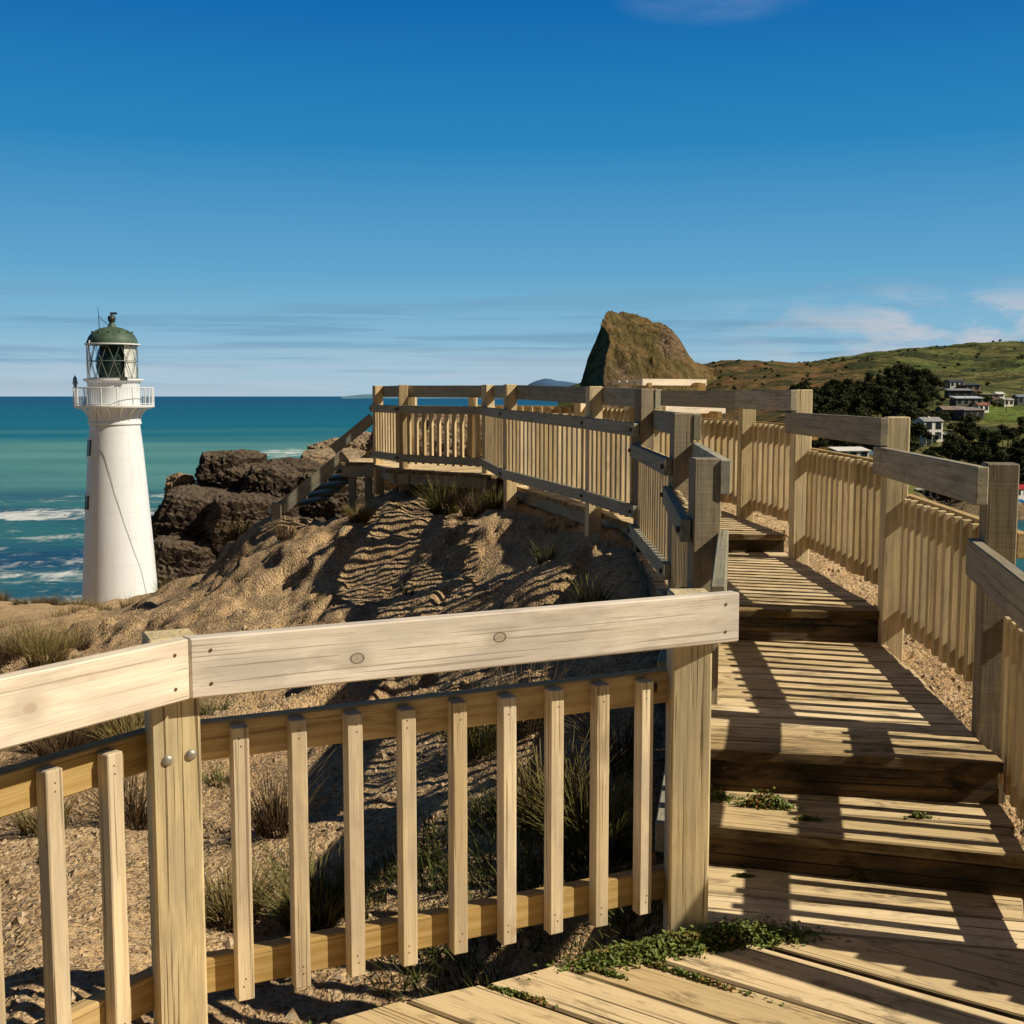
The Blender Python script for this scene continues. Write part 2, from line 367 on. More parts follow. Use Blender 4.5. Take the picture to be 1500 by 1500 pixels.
def fbm(X, Y, sc, oct=4, seed=0, gain=.5):
    """value noise on a lattice, vectorised"""
    out = np.zeros(X.shape); amp = 1; tot = 0
    for o in range(oct):
        rs = np.random.RandomState(seed*31+o); T = rs.rand(256, 256)
        x = X*sc*2**o+17.3*o; y = Y*sc*2**o+5.1*o; xi = np.floor(x).astype(int); yi = np.floor(y).astype(int); fx = x-xi; fy = y-yi
        fx = fx*fx*(3-2*fx); fy = fy*fy*(3-2*fy); a = xi & 255; b = yi & 255; a1 = (a+1) & 255; b1 = (b+1) & 255
        out += amp*((T[a, b]*(1-fx)+T[a1, b]*fx)*(1-fy)+(T[a, b1]*(1-fx)+T[a1, b1]*fx)*fy); tot += amp; amp *= gain
    return out/tot*2-1

# ------------------------------------------------------------------ near ground
def pol(X, Y): return np.arctan2(X, Y)*3.0, np.log(np.hypot(X, Y))
GC = []
def gp(px, py, d): v = at(px, py, d); GC.append((v.x, v.y, v.z))
for a in ((350, 1480, 3.85), (20, 1480, 3.2), (600, 1330, 4.5), (800, 1330, 4.3), (600, 1200, 5.4), (450, 1200, 5.7), (250, 1200, 6.0), (60, 1200, 6.0), (-150, 1200, 6),
          (800, 1190, 4.9), (600, 1010, 8.6), (400, 1010, 9.0), (850, 1010, 6.6), (250, 1010, 9.5), (30, 1010, 10.0), (-200, 1010, 10),
          (423, 885, 12.3), (600, 860, 11.4), (700, 870, 10.2), (850, 880, 8.4), (560, 790, 13.4), (640, 740, 14.2),
          (862, 785, 10.2), (745, 757, 12.7), (585, 712, 15.4), (500, 768, 15.7), (450, 774, 15.9), (545, 738, 16.3),  (415, 775, 16.5), (560, 722, 15.6), (490, 788, 16.9), (530, 770, 16.8), (450, 785, 17.4), (345, 812, 17.4), (300, 862, 16.4), (240, 866, 19.5), (240, 872, 30), (240, 900, 45), (240, 930, 90), (120, 905, 21), (0, 930, 21), (-200, 960, 24), (120, 893, 31), (-20, 920, 31), (120, 890, 45), (-20, 908, 45), (-250, 940, 40), (100, 889, 65), (-20, 899, 65), (-250, 920, 65), (100, 888, 90), (160, 905, 93), (-20, 889, 90), (-250, 900, 90),
          (300, 890, 25), (400, 840, 20), (450, 800, 18.3), (500, 800, 18.0), (540, 790, 18), (500, 850, 21), (560, 850, 20), (345, 880, 24), (300, 930, 40), (400, 870, 32), (500, 830, 32),
          (150, 960, 12.4), (300, 930, 11.8), (0, 965, 12.8), (-200, 1000, 12)): gp(*a)
for a in ((.9, 9, .46), (1.4, 7, .2), (1.2, 5, .02), (.3, 3.2, -.5), (-.4, 3.0, -.5), (1, 2.4, -.5), (0, 1.9, -.55), (-1.6, 2, -.45), (1.3, 11.5, .5), (.5, 14, .52), (-.8, 16, .47), (.2, 17.6, .56), (-1.0, 17.6, .5), (.9, 18.2, .5), (2.25, 4.2, .02), (2.3, 5.2, .16), (2.4, 6.2, .2), (2.45, 7.4, .32),
          (2.45, 8.6, .4), (2.4, 10, .52), (2.0, 12.5, .55), (2.1, 15, .5), (1.9, 3.3, -.12), (2.2, 2.0, -.25), (4.2, 4, -.9), (4.6, 7, -.8), (5, 10, -.9), (5, 14, -1.5), (8, 10, -4), (9, 16, -6), (14, 25, -14),
          (4, 22, -2.2), (0, 21, -1.2), (-2.5, 19.5, -.6), (0, 30, -7), (-5, 26, -4.5), (-12, 55, -16), (-24, 112, -30), (-60, 120, -32), (0, 60, -22), (10, 90, -44), (30, 45, -34), (60, 120, -50), (20, 130, -52), (-15, 135, -52), (-45, 140, -50), (-90, 140, -48), (-110, 90, -24)): GC.append(a)
GC = np.array(GC); u, v = pol(GC[:, 0], GC[:, 1]); GT = TPS(np.stack([u, v], 1), GC[:, 2], 2e-4)
def ground_z(X, Y, rough=True):
    X = np.asarray(X, float); Y = np.asarray(Y, float); u, v = pol(X, Y); z = GT(u, v)
    if rough:
        d = np.hypot(X, Y); left = np.clip((1.2-X)/1.5, 0.25, 1)
        k = np.clip((d-3)/6, .2, 1)*left; far = np.clip((d-26)/30, 0, 1)
        rd = 1-np.abs(fbm(X*.9+Y*.35, Y*.55, .75, 4, 3)); z = z+k*(fbm(X, Y, .5, 4, 1)*.08+(rd-.75)*.09)
        n1 = fbm(X, Y, .85, 5, 31); n2 = fbm(X*.8+Y*.3, Y, 1.9, 4, 32); sg = lambda v: 1/(1+np.exp(-v)); kk = k*np.clip((d-5)/4, .25, 1)*(1-far)
        z = z+kk*(.13*(sg((n1-.12)*30)-.5)+.07*(sg((n1+.25)*30)-.5)+.05*(sg((n2-.16)*26)-.5))
        wv = fbm(X, Y, 1.3, 4, 35)*.45; wv2 = fbm(X, Y, 4.5, 3, 36)*.12
        for (qx, qy, hh, r_) in SCARPS:     # little eroded banks, broken off on their shaded side
            a_ = X-qx; b_ = Y-qy; u_ = -(a_*.95-b_*.3)+wv+wv2; w_ = a_*.3+b_*.95
            z = z+hh*.62*np.exp(-(w_/r_)**2)*np.exp(-np.clip(-u_, 0, 9)/(r_*1.1))*sg(-u_*34)
        cl = 1-np.abs(fbm(X, Y, 5.5, 3, 33)); z = z+fbm(X, Y, 3.2, 4, 2)*.03+(cl-.8)*.04*k+fbm(X, Y, 16, 3, 5)*.018+far*fbm(X, Y, .09, 5, 8)*.5-far*.95+far*fbm(X, Y, .6, 4, 9)*.25
    return z
SCARPS = [((px-750)/F*d, d, h, r) for px, d, h, r in ((338, 17.6, .42, .9), (285, 17.2, .36, .8), (310, 14.6, .26, .8), (225, 19.5, .4, .9), (650, 10.6, .24, .5), (590, 11.6, .22, .6), (470, 13.4, .3, .7), (760, 9.2, .18, .4), (560, 14.2, .22, .5), (700, 7.2, .2, .4), (520, 7.4, .18, .45), (395, 5.9, .16, .35), (180, 6.6, .2, .4), (120, 9.5, .22, .6), (430, 9.0, .2, .5), (270, 9.5, .2, .5), (60, 15, .3, .9), (160, 13.5, .26, .8))]
def gz(x, y): return float(ground_z(np.array([x]), np.array([y]))[0])
th = np.linspace(R(-40), R(42), 560); rr = np.geomspace(1.7, 150, 600)
TH, RR = np.meshgrid(th, rr, indexing='ij'); X = RR*np.sin(TH); Y = RR*np.cos(TH)
P = np.stack([X, Y, ground_z(X, Y)], -1)
tag(place('ground', grid_mesh('ground', P[:, ::-1] if False else P), M['ground'], origin=(0, 0, 0)), kind='structure')

# gravel lying on the slope: one uncountable lot
def gravel():
    rs = np.random.RandomState(3); V = []; Fc = []
    base = np.array([(1, 0, 0), (-.5, .87, 0), (-.5, -.87, 0), (.1, .1, .8), (0, 0, -.5)])
    tri = ((0, 1, 3), (1, 2, 3), (2, 0, 3))
    n = 26000; th = rs.uniform(R(-30), R(25), n); r = np.exp(rs.uniform(math.log(2.9), math.log(20), n)); x = r*np.sin(th); y = r*np.cos(th)
    x2 = rs.uniform(1.95, 2.9, 2600); y2 = rs.uniform(3.2, 10, 2600); x = np.concatenate([x, x2]); y = np.concatenate([y, y2])
    keep = ((y-3.0-(x+.8)*.45) > .15) & ~((x > .55) & (x < 2.05) & (y < 9.5)); x = x[keep]; y = y[keep]; z = ground_z(x, y)
    s = np.exp(rs.normal(math.log(.0095), .55, len(x))).clip(.004, .045)
    for i in range(len(x)):
        a = rs.uniform(0, 6.28); c, q = math.cos(a), math.sin(a); b = base*(s[i]*np.array([1, rs.uniform(.6, 1), rs.uniform(.5, 1)])); b = b+rs.normal(0, s[i]*.12, b.shape)
        k = len(V); V += [(x[i]+c*p[0]-q*p[1], y[i]+q*p[0]+c*p[1], z[i]+p[2]) for p in b]; Fc += [(k+t[0], k+t[1], k+t[2]) for t in tri]
    n = NT('gravel_stone'); p = n.pos(); w = n.noise(p, 30, 2); c = n.mix(n.rng(w, .35, .65), (.26, .17, .095), (.56, .43, .29))
    me = from_np('gravel', V, Fc); tag(place('gravel', me, n.fin(c, .9, .2), origin=(0, 0, 0)), kind='stuff')
    bpy.data.objects['gravel']['label'] = 'loose brown gravel strewn over the sandy slope'
gravel()

# ------------------------------------------------------------------ fences
def inner_n(t): return Vector((t.y, -t.x, 0))
def cross2(a, b): return a.x*b.y-a.y*b.x
def isect(p, d, q, e):
    den = cross2(d, e)
    if abs(den) < .05: return None
    return p+d*(cross2(q-p, e)/den)
def fence(root, posts, secs, mats, near=False, yaw=None, flip=False):
    """posts: (x, y, zbot, ztop, yaw or None, build?); secs: dict(i, j, top=(z,z), floor=(z,z), bal=pitch or 0 ...)"""
    P = [Vector((p[0], p[1], 0)) for p in posts]; T = []
    for s in secs:
        t = (P[s['j']]-P[s['i']]).normalized(); T.append((t, inner_n(t)*(-1 if flip else 1)))
    pobj = {}
    for k, p in enumerate(posts):
        if not p[5]: continue
        yaw_ = p[4]
        if yaw_ is None:
            ts = [T[m][0] for m, s in enumerate(secs) if k in (s['i'], s['j'])]; tt = sum(ts, Vector()).normalized(); yaw_ = math.atan2(tt.y, tt.x)
        a = Vector((math.cos(yaw_), math.sin(yaw_), 0)); w = Wood()
        w.bar((p[0], p[1], p[2]), (p[0], p[1], p[3]), .118, .118, side=a, ch=.005)
        pobj[k] = w.build('post', mats['post'][k] if isinstance(mats['post'], dict) else mats['post'], root)
    for m, s in enumerate(secs):
        t, n = T[m]; i, j = s['i'], s['j']; L = (P[j]-P[i]).length
        def rail_line(off): return P[i]+n*off
        # top rail on the path side, mitred where the neighbour has the same height
        off = .059+.023; a = P[i]+n*off-t*.062; b = P[j]+n*off+t*.062; m0 = m1 = 0
        for m2, s2 in enumerate(secs):
            t2, n2 = T[m2]
            if s2['j'] == i and abs(s2['top'][1]-s['top'][0]) < .02:
                q = isect(P[i]+n*off, t, P[i]+n2*off, t2)
                if q: a = q+t*.0015; m0 = math.tan(math.atan2(cross2(t2, t), t2.dot(t))/2)
                else: a = P[i]+n*off+t*.0015
            if s2['i'] == j and abs(s2['top'][0]-s['top'][1]) < .02:
                q = isect(P[j]+n*off, t, P[j]+n2*off, t2)
                if q: b = q-t*.0015; m1 = -math.tan(math.atan2(cross2(t, t2), t.dot(t2))/2)
                else: b = P[j]+n*off-t*.0015
        if 'ext' in s: a = a-t*s['ext'][0]; b = b+t*s['ext'][1]
        h = .148; w = Wood()
        pa = Vector((a.x, a.y, s['top'][0]-h/2)); pb = Vector((b.x, b.y, s['top'][1]-h/2))
        sgn = 1 if not flip else -1
        w.bar(pa, pb, .045, h, mit0=m0*-1, mit1=m1*-1, ch=.004, goff=s.get('goff'), br=s.get('br'))
        rail = w.build('top_rail', s.get('mat', mats['top']), root)
        if near:
            for e, sg in ((pa, 1), (pb, -1)):
                for dz in (-.04, .042):
                    c = e+t*sg*(.055 if sg > 0 else .05)+n*.0235+Vector((0, 0, dz)); g = Geo(); g.tube([c-n*.002, c+n*.0012], .0042, 10); g.build('screw', M['nail'], rail)
        if s.get('bal', .14) <= 0 and not s.get('rails'): continue
        # mid and bottom rails on the outer faces of the posts
        zm = (s['top'][0]-s.get('gap', .255), s['top'][1]-s.get('gap', .255)); zb = (s['floor'][0]+.185, s['floor'][1]+.185)
        off2 = -(.059+.023)
        for nm, zz, hh, mt in (('mid_rail', zm, .10, mats['mid']), ('bottom_rail', zb, .095, mats['bot'])):
            if nm == 'bottom_rail' and s.get('nobot'): continue
            a2 = P[i]+n*off2-t*s.get('m0', .05); b2 = P[j]+n*off2+t*s.get('mext', .05)
            for m2, s2 in enumerate(secs):
                t2, n2 = T[m2]
                if s2['j'] == i and abs(s2['top'][1]-s['top'][0]) < .02:
                    q = isect(P[i]+n*off2, t, P[i]+n2*off2, t2); a2 = (q if q else P[i]+n*off2)+t*.003
                if s2['i'] == j and abs(s2['top'][0]-s['top'][1]) < .02:
                    q = isect(P[j]+n*off2, t, P[j]+n2*off2, t2); b2 = (q if q else P[j]+n*off2)-t*.003
            w = Wood(); w.bar((a2.x, a2.y, zz[0]-hh/2), (b2.x, b2.y, zz[1]-hh/2), .045, hh, ch=.004)
            ro = w.build(nm, mt, root)
            if not near:
                for e, sg in ((P[i], 1), (P[j], -1)):
                    c = e+n*(off2-.0225)+Vector((0, 0, (zz[0] if sg > 0 else zz[1])-hh/2)); g = Geo(); g.tube([c+n*.01, c-n*.016], .014, 8); g.build('bolt', M['nail'], ro)
            elif True:
                pass
        if s.get('bal', .14) > 0:
            pitch = s.get('bal', .14); c0 = s.get('b0', .06+pitch*.62); c1 = s.get('b1', c0); cnt = s.get('cnt') or max(1, int(round((L-c0-c1)/pitch))+1)
            for q in range(cnt):
                f = (c0+(L-c0-c1)*q/max(1, cnt-1))/L if cnt > 1 else .5
                c = P[i].lerp(P[j], f)+n*(-.059+.0235)
                z1 = zm[0]+(zm[1]-zm[0])*f-.012+random.uniform(-.005, .005); z0 = s['floor'][0]+(s['floor'][1]-s['floor'][0])*f+s.get('bz', .07)+random.uniform(-.006, .006)
                w = Wood(); w.bar((c.x, c.y, z0), (c.x, c.y, z1), .044, .043, side=t.lerp(n, random.uniform(-.03, .03)), ch=.003)
                bo = w.build('baluster', mats['bal'], root)
                if near:
                    for zz in (z1-.03, z1-.05, z0+.04, z0+.06):
                        g = Geo(); cc = c+n*.0225+t*random.uniform(-.006, .006)+Vector((0, 0, zz-c.z)); g.tube([cc-n*.004, cc], .0022, 6); g.build('nail', M['nail'], bo)
    return pobj

# near fence round the landing
A = (-.845, 2.905); B = (.535, 3.552); W0 = (-1.70, 1.63)
root = empty('fence', (-.2, 3.1, 0), 'nearest pine fence with a pale knotty top rail across the foreground, left of the steps', 'fence')
po = fence(root, [(*W0, -.75, 1.075, None, True), (*A, -.75, 1.066, R(25), True), (*B, -.6, 1.065, R(2), True)],
           [dict(i=0, j=1, top=(1.07, 1.07), floor=(0, 0), bal=.175, b0=.05, b1=.16, mat=M['rail_pale2'], br=.7), dict(i=1, j=2, top=(1.07, 1.07), floor=(0, 0), cnt=9, b0=.172, b1=.135, goff=(20.5, .05, .12), br=.55, mat=M['rail_pale'], ext=(0, .045))],
           dict(post=M['post'], top=M['rail_pale'], mid=M['rail_tan'], bot=M['rail_tan'], bal=M['baluster']), near=True)
# dome bolt heads on the corner post
pa = Vector((*A, 0)); fa = Vector((math.cos(R(25)), math.sin(R(25)), 0)); fn = Vector((fa.y, -fa.x, 0))
for sx, z in ((-.022, .765), (.034, .772), (.0, .055), (.045, .05)):
    c = pa+fn*.059+fa*sx+Vector((0, 0, z)); g = Geo(); Mx = Matrix.Translation(c) @ fn.to_track_quat('Z', 'Y').to_matrix().to_4x4()
    b0 = len(g.v); g.lathe((0, 0, 0), [(.0135, -.002), (.0135, .002), (.011, .0055), (.006, .0075), (.0005, .008)], 20); g.v = [tuple(Mx @ Vector(v)) for v in g.v]
    g.build('bolt', M['bolt'], po[1], smooth=True)

# left fence: from the steps to the lookout platform
FL = (.0, .318, .49, .63, .66, .69, .72)
root = empty('fence', (.5, 10, .4), 'long fence along the left of the boardwalk, curving away to the timber stairs', 'fence')
LP = [(*B, 0, 1.0, None, False), (.83, 5.13, -.1, 1.385, R(4), True), (.985, 6.95, .0, 1.552, R(4), True), (1.0, 9.05, .1, 1.705, R(20), True), (.70, 10.25, .3, 1.732, R(12), True),
      (-.02, 12.72, .2, 1.772, R(15), True), (-.29, 14.55, .3, 1.785, None, True), (-1.40, 15.45, .3, 1.792, R(8), True), (-1.84, 16.45, .3, 1.79, None, True)]
fence(root, LP, [dict(i=0, j=1, top=(1.07, 1.07), floor=(.1, .2), ext=(-.16, 0), m0=-.15), dict(i=1, j=2, top=(1.38, 1.38), floor=(.318, .318)), dict(i=2, j=3, top=(1.545, 1.545), floor=(.49, .49)), dict(i=3, j=4, top=(1.70, 1.725), floor=(.64, .66), bal=.12),
                 dict(i=4, j=5, top=(1.725, 1.765), floor=(.66, .69), bal=.135), dict(i=5, j=6, top=(1.765, 1.778), floor=(.69, .71), bal=.12), dict(i=6, j=7, top=(1.778, 1.785), floor=(.71, .72), bal=.125), dict(i=7, j=8, top=(1.785, 1.785), floor=(.72, .72), bal=.12)],
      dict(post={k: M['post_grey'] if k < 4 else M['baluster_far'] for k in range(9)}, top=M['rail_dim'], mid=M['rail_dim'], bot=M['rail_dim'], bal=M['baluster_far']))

# right fence, two runs
rm = dict(post=M['post'], top=M['rail_grey'], mid=M['rail_tan'], bot=M['rail_tan'], bal=M['baluster_far'])
root = empty('fence', (1.9, 6, .3), 'stepped fence down the right side of the boardwalk steps, its balusters shading the treads', 'fence')
RP = [(2.75, 2.50, -.4, 1.1, None, True), (1.60, 3.34, -.3, 1.1, None, True), (1.89, 4.62, -.15, 1.392, R(80), True), (2.045, 6.37, 0, 1.540, R(84), True), (2.06, 8.52, .2, 1.695, R(92), True), (1.95, 9.95, .4, 1.695, R(96), True)]
fence(root, RP, [dict(i=0, j=1, top=(1.09, 1.09), floor=(0, 0), bal=.135, gap=.26), dict(i=1, j=2, top=(1.09, 1.09), floor=(.08, .1), bal=.13, gap=.26), dict(i=2, j=3, top=(1.38, 1.38), floor=(.36, .36), bal=.135), dict(i=3, j=4, top=(1.535, 1.535), floor=(.51, .51), bal=.135),
                 dict(i=4, j=5, top=(1.693, 1.693), floor=(.64, .64), bal=.135)],
      dict(rm, post={k: M['post_grey'] if k == 2 else M['post'] for k in range(6)}), flip=True)
root = empty('fence', (1.0, 14, .4), 'far fence behind the boardwalk and lookout platform, glimpsed between the rails of the left fence', 'fence')
SP = [(1.95, 9.95, 0, 1, None, False), (1.44, 12.1, .3, 1.715, R(100), True), (1.55, 15.3, .3, 1.74, R(90), True), (.95, 16.8, .3, 1.77, None, True), (-.56, 17.2, .3, 1.785, R(175), True), (-1.46, 17.55, .3, 1.79, R(170), True)]
fence(root, SP, [dict(i=0, j=1, top=(1.693, 1.705), floor=(.64, .68), bal=.135), dict(i=1, j=2, top=(1.705, 1.735), floor=(.68, .7), bal=.135), dict(i=2, j=3, top=(1.735, 1.76), floor=(.7, .72), bal=.135),
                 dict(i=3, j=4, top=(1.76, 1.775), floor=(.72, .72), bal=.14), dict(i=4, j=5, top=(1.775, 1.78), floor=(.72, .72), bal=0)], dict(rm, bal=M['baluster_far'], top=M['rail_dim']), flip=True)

# ------------------------------------------------------------------ boardwalk with steps
bw = empty('boardwalk', (1.2, 6, 0), 'sunlit weathered timber boardwalk with broad plank steps rising between the fences', 'boardwalk')
TH_ = .045
def lerp2(a, b, f): return (a[0]+(b[0]-a[0])*f, a[1]+(b[1]-a[1])*f)
def boards(name, l0, l1, z0, z1, n, mat=None, front=None, gap=.008, jit=.006):
    """n boards between the line l0 (front) and l1 (back); z may slope"""
    w = Wood(); cuts = [0]+[(k+random.uniform(-.06, .06))/n for k in range(1, n)]+[1]; fr = None
    for k in range(n):
        f0, f1 = cuts[k], cuts[k+1]
        a = Vector((*lerp2(l0[0], l1[0], f0), 0)); b = Vector((*lerp2(l0[1], l1[1], f0), 0)); c = Vector((*lerp2(l0[1], l1[1], f1), 0)); d = Vector((*lerp2(l0[0], l1[0], f1), 0))
        ax = (b-a).normalized(); pr = Vector((-ax.y, ax.x, 0)); e0 = random.uniform(-.012, .012); e1 = random.uniform(-.012, .012)
        g0 = gap*random.uniform(.3, 1) if k else 0
        q = [a+pr*g0+ax*e0, b+pr*g0+ax*e1, c+ax*e1, d+ax*e0]; zt = z0+(z1-z0)*f0
        tl = random.uniform(-.003, .003)
        dz = (random.uniform(-.0025, .0025)+tl, random.uniform(-.0025, .0025)-tl, random.uniform(-.0025, .0025)-tl, random.uniform(-.0025, .0025)+tl)
        ww = Wood() if (k == 0 and front) else w
        ww.prism(q, zt-TH_, zt, ax, dz=dz, ch=.006)
        if k == 0 and front: fr = ww
    o = w.build(name, mat or M['deck'], bw)
    if fr: fr.build('nosing', front, o)
    return o
# landing: slanted boards in front, a wedge, then boards parallel to the first step
dirn = Vector((.819, -.574, 0)); nrm = Vector((.574, .819, 0)); w = Wood()
cuts = [-.4+.2*k for k in range(0, 20)]; cuts = [c+random.uniform(-.012, .012) for c in cuts]; cuts = [c for c in cuts if c < 3.12]+[3.255]
for c0, c1 in zip(cuts[:-1], cuts[1:]):
    if c1 > 3.30: break
    def endpt(c, lft):
        p = nrm*c
        if lft:   # clip at the fence lines on the left
            best = None
            for (s, e) in ((W0, A),) if c < 1.9 else ((A, B),):
                sv = Vector((*s, 0)); ev = Vector((*e, 0)); tt = (ev-sv).normalized(); nn = inner_n(tt); q = isect(p, dirn, sv+nn*.03, tt)
                if q is None: continue
                k = (q-p).dot(dirn)
                if best is None or k > best: best = k
            return p+dirn*(best+random.uniform(-.02, .03))
        q = isect(p, dirn, Vector((1.60, 3.34, 0))-Vector((.3, -.24, 0))*0, Vector((.22, .975, 0)))
        k = 2.9 if c > 2.9 else 2.6
        return p+dirn*k
    q = [endpt(c0+.006, True), endpt(c0+.006, False), endpt(c1-.003, False), endpt(c1-.003, True)]
    w.prism(q, -.045, 0, dirn, dz=[random.uniform(-.003, .003) for _ in range(4)], ch=.007)
L0 = ((.56, 3.60), (1.75, 2.77)); L1 = ((.57, 3.615), (1.64, 3.40)); L2 = ((.58, 3.86), (1.62, 3.63)); L3 = ((.60, 4.13), (1.69, 3.81))
for la, lb, g in ((L0, L1, .010), (L1, L2, .008), (L2, L3, .008)):
    a = Vector((*la[0], 0)); b = Vector((*la[1], 0)); c = Vector((*lb[1], 0)); d = Vector((*lb[0], 0)); ax = (b-a).normalized(); pr = Vector((-ax.y, ax.x, 0))
    w.prism([a+pr*g, b+pr*g, c, d], -.045, 0, ax, dz=[random.uniform(-.003, .003) for _ in range(4)], ch=.006)
w.build('landing', M['deck'], bw)
F1 = ((.60, 4.105), (1.70, 3.778)); F2 = ((.62, 4.45), (1.80, 4.255)); F3 = ((.86, 6.455), (2.02, 6.375)); F4 = ((.93, 8.84), (2.03, 8.785))
def inset(l, d): return tuple((p[0], p[1]+d) for p in l)
boards('tread', F1, inset(F2, .03), .15, .15, 2, front=None)
boards('tread', F2, inset(F3, .03), .318, .318, 13, front=M['deck_dark'])
boards('tread', F3, inset(F4, .03), .49, .49, 15, front=M['deck_dark'])
LE = [F4[0], (1.02, 9.1), (.76, 10.3), (.07, 12.75), (-.15, 14.4), (-.25, 14.32), (-1.36, 15.12), (-1.62, 15.25), (-1.92, 16.5)]
RE = [F4[1], (1.97, 9.4), (1.86, 10.4), (1.38, 12.2), (1.45, 14.3), (1.47, 15.4), (.92, 16.7), (-.55, 17.1), (-1.9, 17.6)]
zz = [.63, .635, .65, .68, .70, .71, .715, .72, .72]
wd = Wood()
for k in range(len(LE)-1):
    ln = ((Vector(LE[k+1])-Vector(LE[k])).length+(Vector(RE[k+1])-Vector(RE[k])).length)/2; n = max(1, int(ln/.15))
    for q in range(n):
        f0, f1 = q/n, (q+1)/n
        a = lerp2(LE[k], LE[k+1], f0); b = lerp2(RE[k], RE[k+1], f0); c = lerp2(RE[k], RE[k+1], f1-.04/n*1.2); d = lerp2(LE[k], LE[k+1], f1-.04/n*1.2); z = zz[k]+(zz[k+1]-zz[k])*f0
        wd.prism([a, b, c, d], z-.045, z, (b[0]-a[0], b[1]-a[1], 0), dz=[random.uniform(-.003, .003) for _ in range(4)], ch=.005)
wd.build('deck', M['deck'], bw)
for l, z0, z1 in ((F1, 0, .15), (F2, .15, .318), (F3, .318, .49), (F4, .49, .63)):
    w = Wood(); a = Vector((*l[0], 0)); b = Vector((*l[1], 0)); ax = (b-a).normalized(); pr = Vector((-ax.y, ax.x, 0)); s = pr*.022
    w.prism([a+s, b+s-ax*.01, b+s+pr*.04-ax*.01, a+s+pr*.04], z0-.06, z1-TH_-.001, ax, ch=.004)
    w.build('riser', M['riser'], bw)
# side beams under the edges and bearers under the platform
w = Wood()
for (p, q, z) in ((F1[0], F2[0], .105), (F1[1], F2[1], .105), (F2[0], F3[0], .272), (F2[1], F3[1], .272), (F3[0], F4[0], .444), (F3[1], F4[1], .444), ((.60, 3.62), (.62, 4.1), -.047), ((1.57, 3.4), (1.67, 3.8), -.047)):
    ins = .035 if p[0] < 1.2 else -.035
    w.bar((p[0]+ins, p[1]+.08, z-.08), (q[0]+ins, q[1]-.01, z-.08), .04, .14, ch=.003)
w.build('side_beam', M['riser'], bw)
w = Wood()
for k in range(1, len(LE)-1):
    for E_, ins in ((LE, .12), (RE, -.12)):
        p, q = Vector(E_[k]), Vector(E_[k+1]); t = (q-p).normalized(); nr = Vector((t.y, -t.x))*ins; p, q = p+nr, q+nr
        w.bar((p.x, p.y, zz[k]-.12), (q.x, q.y, zz[k+1]-.12), .045, .14, ch=.003)
w.build('bearer', M['rail_dim'], bw)

# ------------------------------------------------------------------ stairs down from the platform
st = empty('staircase', (-2.6, 17, 0), 'open timber stairs going down the bank from the end of the lookout platform', 'staircase')
p0 = at(506, 668, 16.55); p1 = at(411, 745, 16.55); v = (p1-p0)
SV = Vector((.30, 1.25, 0))
for dy, mt in ((0, M['rail_dim']), (1.0, M['rail_tan'])):
    w = Wood(); w.bar(p0+SV*dy, p1+SV*dy, .045, .18, side=(0, 1, 0), ch=.004); w.build('stringer', mt, st)
for k in range(6):
    f = (k+.75)/6.3; c = p0.lerp(p1, f); w = Wood(); w.bar(c+SV*.022+Vector((.02, 0, -.02)), c+SV*.978+Vector((.02, 0, -.02)), .24, .045, ch=.004); w.build('tread', M['deck'], st)
h0 = at(546, 612, 16.5); h1 = at(488, 659, 16.5); w = Wood(); w.bar(h0+Vector((0, 0, 0)), h1, .045, .145, side=(0, 1, 0), ch=.004); w.build('handrail', M['rail_dim'], st)
c = at(409, 757, 16.5); w = Wood(); w.bar((c.x-.03, c.y-.0, c.z-.4), (c.x-.03, c.y, c.z+.2), .12, .12, side=(1, 0, 0), ch=.004); w.build('newel_post', M['rail_dim'], st)
c2 = at(394, 748, 16.6); w = Wood(); w.bar((c.x-.09, c.y, c.z+.1), (c2.x-.02, c.y+.2, c.z+.08), .045, .1, ch=.003); w.build('lower_rail', M['rail_dim'], st)
w = Wood(); w.bar((-2.36, 16.56, .62), (-1.86, 16.5, .62), .045, .17, ch=.003); w.build('landing_beam', M['rail_dim'], st)
w = Wood(); [w.prism([(-2.38+.17*k, 16.5), (-2.22+.17*k, 16.5), (-2.22+.17*k, 17.6), (-2.38+.17*k, 17.6)], .69, .735, (0, 1, 0)) for k in range(3)]; w.build('top_landing', M['deck'], st)
for px_ in (516, 540):
    c = at(px_, 690, 16.65 if px_ == 516 else 16.7); w = Wood(); w.bar((c.x, c.y, -.1), (c.x, c.y, .6), .1, .1, side=(1, 0, 0), ch=.004); w.build('support_post', M['rail_dim'], st)

